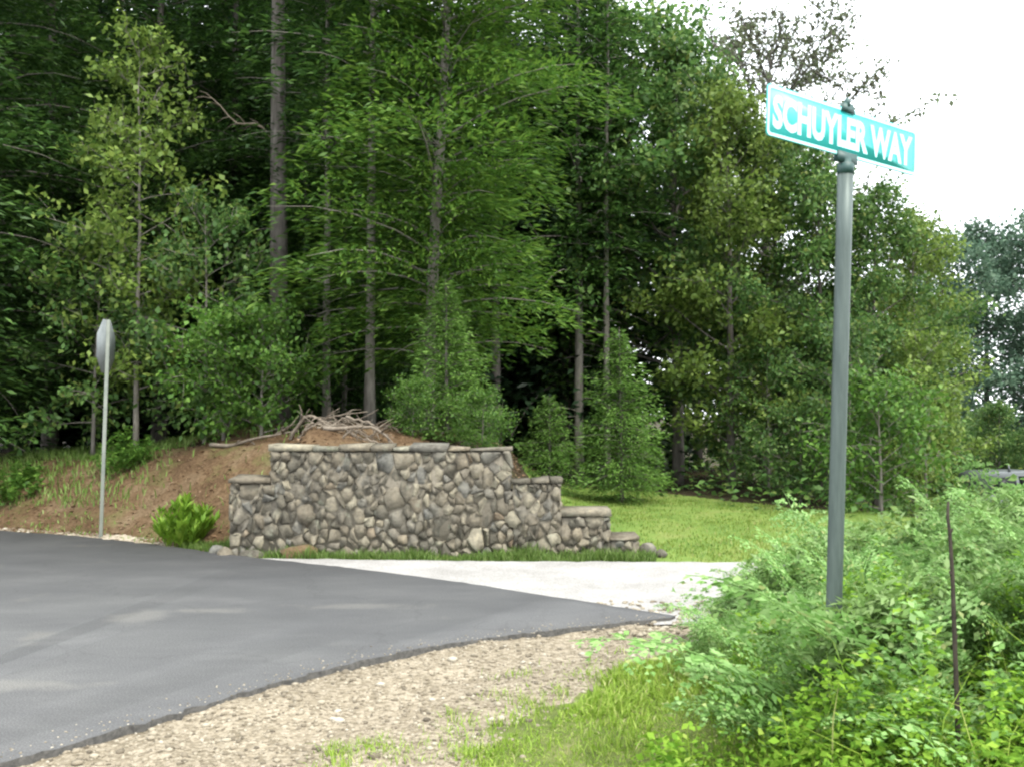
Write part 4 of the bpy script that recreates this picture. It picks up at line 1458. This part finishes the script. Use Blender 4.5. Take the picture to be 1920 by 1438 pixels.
# bank of ferns: behind and around the pole, rising to the right
fern_zone = [(1.14, 5.7), (1.28, 5.0), (1.40, 4.5), (1.75, 4.30), (2.3, 4.3), (3.0, 4.1), (4.6, 3.9), (5.4, 6.2), (3.2, 7.1), (1.95, 7.2), (1.45, 6.75)]
for _ in range(2600):
    x, y = frg.uniform(.9, 5.4), frg.uniform(3.6, 7.3)
    if not inside(np.array([x]), np.array([y]), fern_zone)[0]: continue
    if math.hypot(x - base.x, y - PD) < .12: continue
    try_fern(x, y, frg.uniform(.85, 1.08) * (.50 + .50 * float(sm(1.05, 2.0, x))), .235)
fern_spots += [(1.44, 4.28, 1.35), (1.57, 4.22, 1.45), (1.38, 4.46, 1.1), (1.72, 4.29, 1.4)]
for (x, y, s) in fern_spots:
    t = empty("fern", (x, y, float(hgt(x, y)) - .02), frg.uniform(0, 6.28))
    if y > 5.2 and x < 2.0:
        tag(t, "feathery fern in the low fringe where the fern bank meets the pale gravel side road", "fern", "ferns at the gravel road edge")
    elif x < 2.15:
        tag(t, "feathery light green fern standing close round the foot of the street sign pole", "fern", "ferns round the sign pole")
    else:
        tag(t, "feathery light green fern on the higher bank right of the street sign pole", "fern", "ferns on the bank at right")
    nf = frg.integers(6, 9)
    for k in range(nf):
        q = frg.uniform(.8, 1.35) * s
        link("frond", FR[frg.integers(0, 7)], t, rot=(frg.normal(0, .28), frg.normal(.02, .30), k * 6.283 / nf + frg.normal(0, .25)), scale=(q, q, q))

# pale narrow-leaved weeds growing up through the ferns
wb = MB()
N = 15000
X, Y = frg.uniform(.95, 5.4, N), frg.uniform(4.1, 7.2, N)
nz = vnoise(X, Y, 2.1, 51)
k = inside(X, Y, fern_zone) & (frg.random(N) < .5 + .5 * nz)
X, Y = np.concatenate([X[k], frg.uniform(1.34, 1.85, 700)]), np.concatenate([Y[k], frg.uniform(4.12, 4.36, 700)])
n = len(X)
hz = (.12 + .42 * frg.random(n) ** .6) * (.35 + .65 * sm(1.05, 2.0, X))
hz[-700:] = .2 + .50 * frg.random(700) ** .7 * np.clip(1.2 - abs(X[-700:] - 1.58) * 2.2, .3, 1)
P = np.stack([X, Y, hgt(X, Y) + hz], 1)
for rep_ in range(3):
    a = frg.uniform(0, 6.28, n)
    D = np.stack([np.cos(a), np.sin(a), frg.normal(.15, .5, n)], 1)
    sz = frg.uniform(.04, .10, n)
    cards(wb, P + frg.normal(0, .02, (n, 3)), D, UP + frg.normal(0, .5, (n, 3)), sz, sz * frg.uniform(.22, .45, n), .2)
M["bank_weed"] = leaf_mat("pale_weed_leaves", [(0.0, (.12, .22, .04)), (.5, (.22, .37, .10)), (1, (.33, .46, .19))], trans=.4, rough=.6, spec=.25)
tag(wb.build("bank_weeds", M["bank_weed"]), kind="stuff")

# ------------------------------------------------------------------ low leafy ground cover in front
mb, ms = MB(), MB()
N = 60000
X, Y = frg.uniform(.2, 4.2, N), frg.uniform(2.3, 6.2, N)
cover_zone = [(.2, 3.0), (.3, 3.4), (.60, 4.1), (.86, 4.6), (1.2, 5.3), (2.0, 5.2), (2.6, 4.6), (4.2, 4.3), (4.2, 3.0)]
nz = vnoise(X, Y, 3.2, 11)
k = inside(X + .1 * nz, Y, cover_zone) & (frg.random(N) < (.62 + .35 * nz) * (.5 + .5 * sm(.5, 1.2, X)))
X, Y, nz = X[k], Y[k], nz[k]
n = len(X)
hh = (.03 + .27 * frg.random(n) ** .7) * (.5 + 1.0 * sm(.4, 1.4, X)) * np.where(abs(X / Y - .475) < .03, .6, 1) * (1 + .55 * vnoise(X, Y, 4.5, 12)).clip(.35, 1.9)
P = np.stack([X, Y, hgt(X, Y) + hh], 1)
blue = vnoise(X, Y, 2.4, 31) + frg.normal(0, .35, n) > .85
for rep_ in range(3):      # three leaflets from each stem end
    a = frg.uniform(0, 6.28, n)
    D = np.stack([np.cos(a), np.sin(a), frg.normal(.05, .40, n)], 1)
    sz = (frg.lognormal(-3.4, .33, n) * (1 + .3 * nz).clip(.6, 1.4)).clip(.014, .05)
    Pp, Nn = P + frg.normal(0, .014, (n, 3)), UP + frg.normal(0, .55, (n, 3))
    ww = sz * frg.uniform(.35, .7, n)
    for sel, tgt in ((~blue, mb), (blue, ms)):
        cards(tgt, Pp[sel], D[sel], Nn[sel], sz[sel], ww[sel], .2)
tag(ms.build("weedy_cover", M["fern"]), kind="stuff")
gb = MB()
sel = frg.random(n) < .22
blades(gb, X[sel], Y[sel], hgt(X[sel], Y[sel]), hh[sel] * frg.uniform(1.0, 1.5, sel.sum()), frg.uniform(.004, .009, sel.sum()), frg, .8)
tag(gb.build("tall_grass", M["grass"]), kind="stuff")
tag(mb.build("ground_cover", M["cover"]), kind="stuff")

# ------------------------------------------------------------------ grey car beyond the ferns (only its roof shows)
M["car_paint"] = noisy_mat("silver_grey_car_paint", [(.3, (.085, .095, .095)), (.7, (.105, .115, .115))], 2, .35, .0, .001, 60, spec=.5, metal=.3)
M["car_glass"] = noisy_mat("dark_tinted_glass", [(.3, (.006, .008, .008)), (.7, (.010, .012, .012))], 2, .35, .0, .001, 60, spec=.12)
M["tyre"] = noisy_mat("black_tyre_rubber", [(.3, (.015, .015, .015)), (.7, (.03, .03, .03))], 10, .9, .3, .002, 60)
M["rim"] = noisy_mat("alloy_rim", [(.3, (.35, .35, .36)), (.7, (.45, .45, .46))], 10, .4, .1, .002, 60, metal=.6)
cp = at(1830, 882, 22.0)
roof_z = cp.z
car = empty("parked_car", (cp.x, 22.0, roof_z - 1.46))
tag(car, "grey car with dark windows parked beyond the ferns, only its roof showing", "car")
body_prof = [(-.35, .30), (-.36, .75), (-.25, .92), (.02, .98), (3.10, .96), (3.95, .86), (4.12, .62), (4.12, .30)]
cab_prof = [(-.22, .94), (-.06, 1.36), (.12, 1.44), (1.2, 1.46), (2.0, 1.40), (2.85, .965)]


def extr(mb, prof, halfw, inset=0.0, top_in=0.0):
    q = np.array(prof)
    zt = (q[:, 1] - q[:, 1].min()) / (q[:, 1].max() - q[:, 1].min())
    hw = halfw - top_in * zt
    n = len(q)
    V = np.concatenate([np.stack([q[:, 0], -hw, q[:, 1]], 1), np.stack([q[:, 0], hw, q[:, 1]], 1)])
    mb.add(V, [tuple(range(n)), tuple(range(2 * n - 1, n - 1, -1))] + [(k, n + k, n + (k + 1) % n, (k + 1) % n) for k in range(n)])


mb = MB(); extr(mb, body_prof, .86, 0, .02)
mb.build("body", M["car_paint"], car)
mb = MB(); extr(mb, cab_prof, .82, 0, .16)
mb.build("cabin", M["car_paint"], car)
for sgn in (-1, 1):
    for win in ([(-.02, 1.02), (.08, 1.33), (.55, 1.375), (.55, 1.02)], [(.62, 1.02), (.62, 1.378), (1.40, 1.375), (1.40, 1.02)], [(1.47, 1.02), (1.47, 1.37), (1.95, 1.335), (2.45, 1.02)]):
        mb = MB()
        hwf = lambda z: .82 - .16 * (z - .94) / .52
        V = [(x, sgn * (hwf(z) + .004), z) for x, z in win] + [(x, sgn * (hwf(z) - .01), z) for x, z in win]
        mb.add(np.array(V), [(0, 1, 2, 3), (7, 6, 5, 4), (0, 4, 5, 1), (1, 5, 6, 2), (2, 6, 7, 3), (3, 7, 4, 0)])
        mb.build("window", M["car_glass"], car)
    for wx in (.45, 3.25):
        mb = MB()
        tube(mb, [(wx, sgn * .68, .32), (wx, sgn * .70, .32), (wx, sgn * .86, .32), (wx, sgn * .875, .32)], [.29, .32, .32, .29], 20)
        w = mb.build("wheel", M["tyre"], car)
        mb = MB()
        tube(mb, [(wx, sgn * .86, .32), (wx, sgn * .885, .32)], [.20, .18], 12)
        mb.build("rim", M["rim"], w)
mb = MB()
tube(mb, [(.62, -.3, 1.45), (.60, -.3, 1.62)], [.035, .012], 6)
mb.build("antenna", M["car_paint"], car)
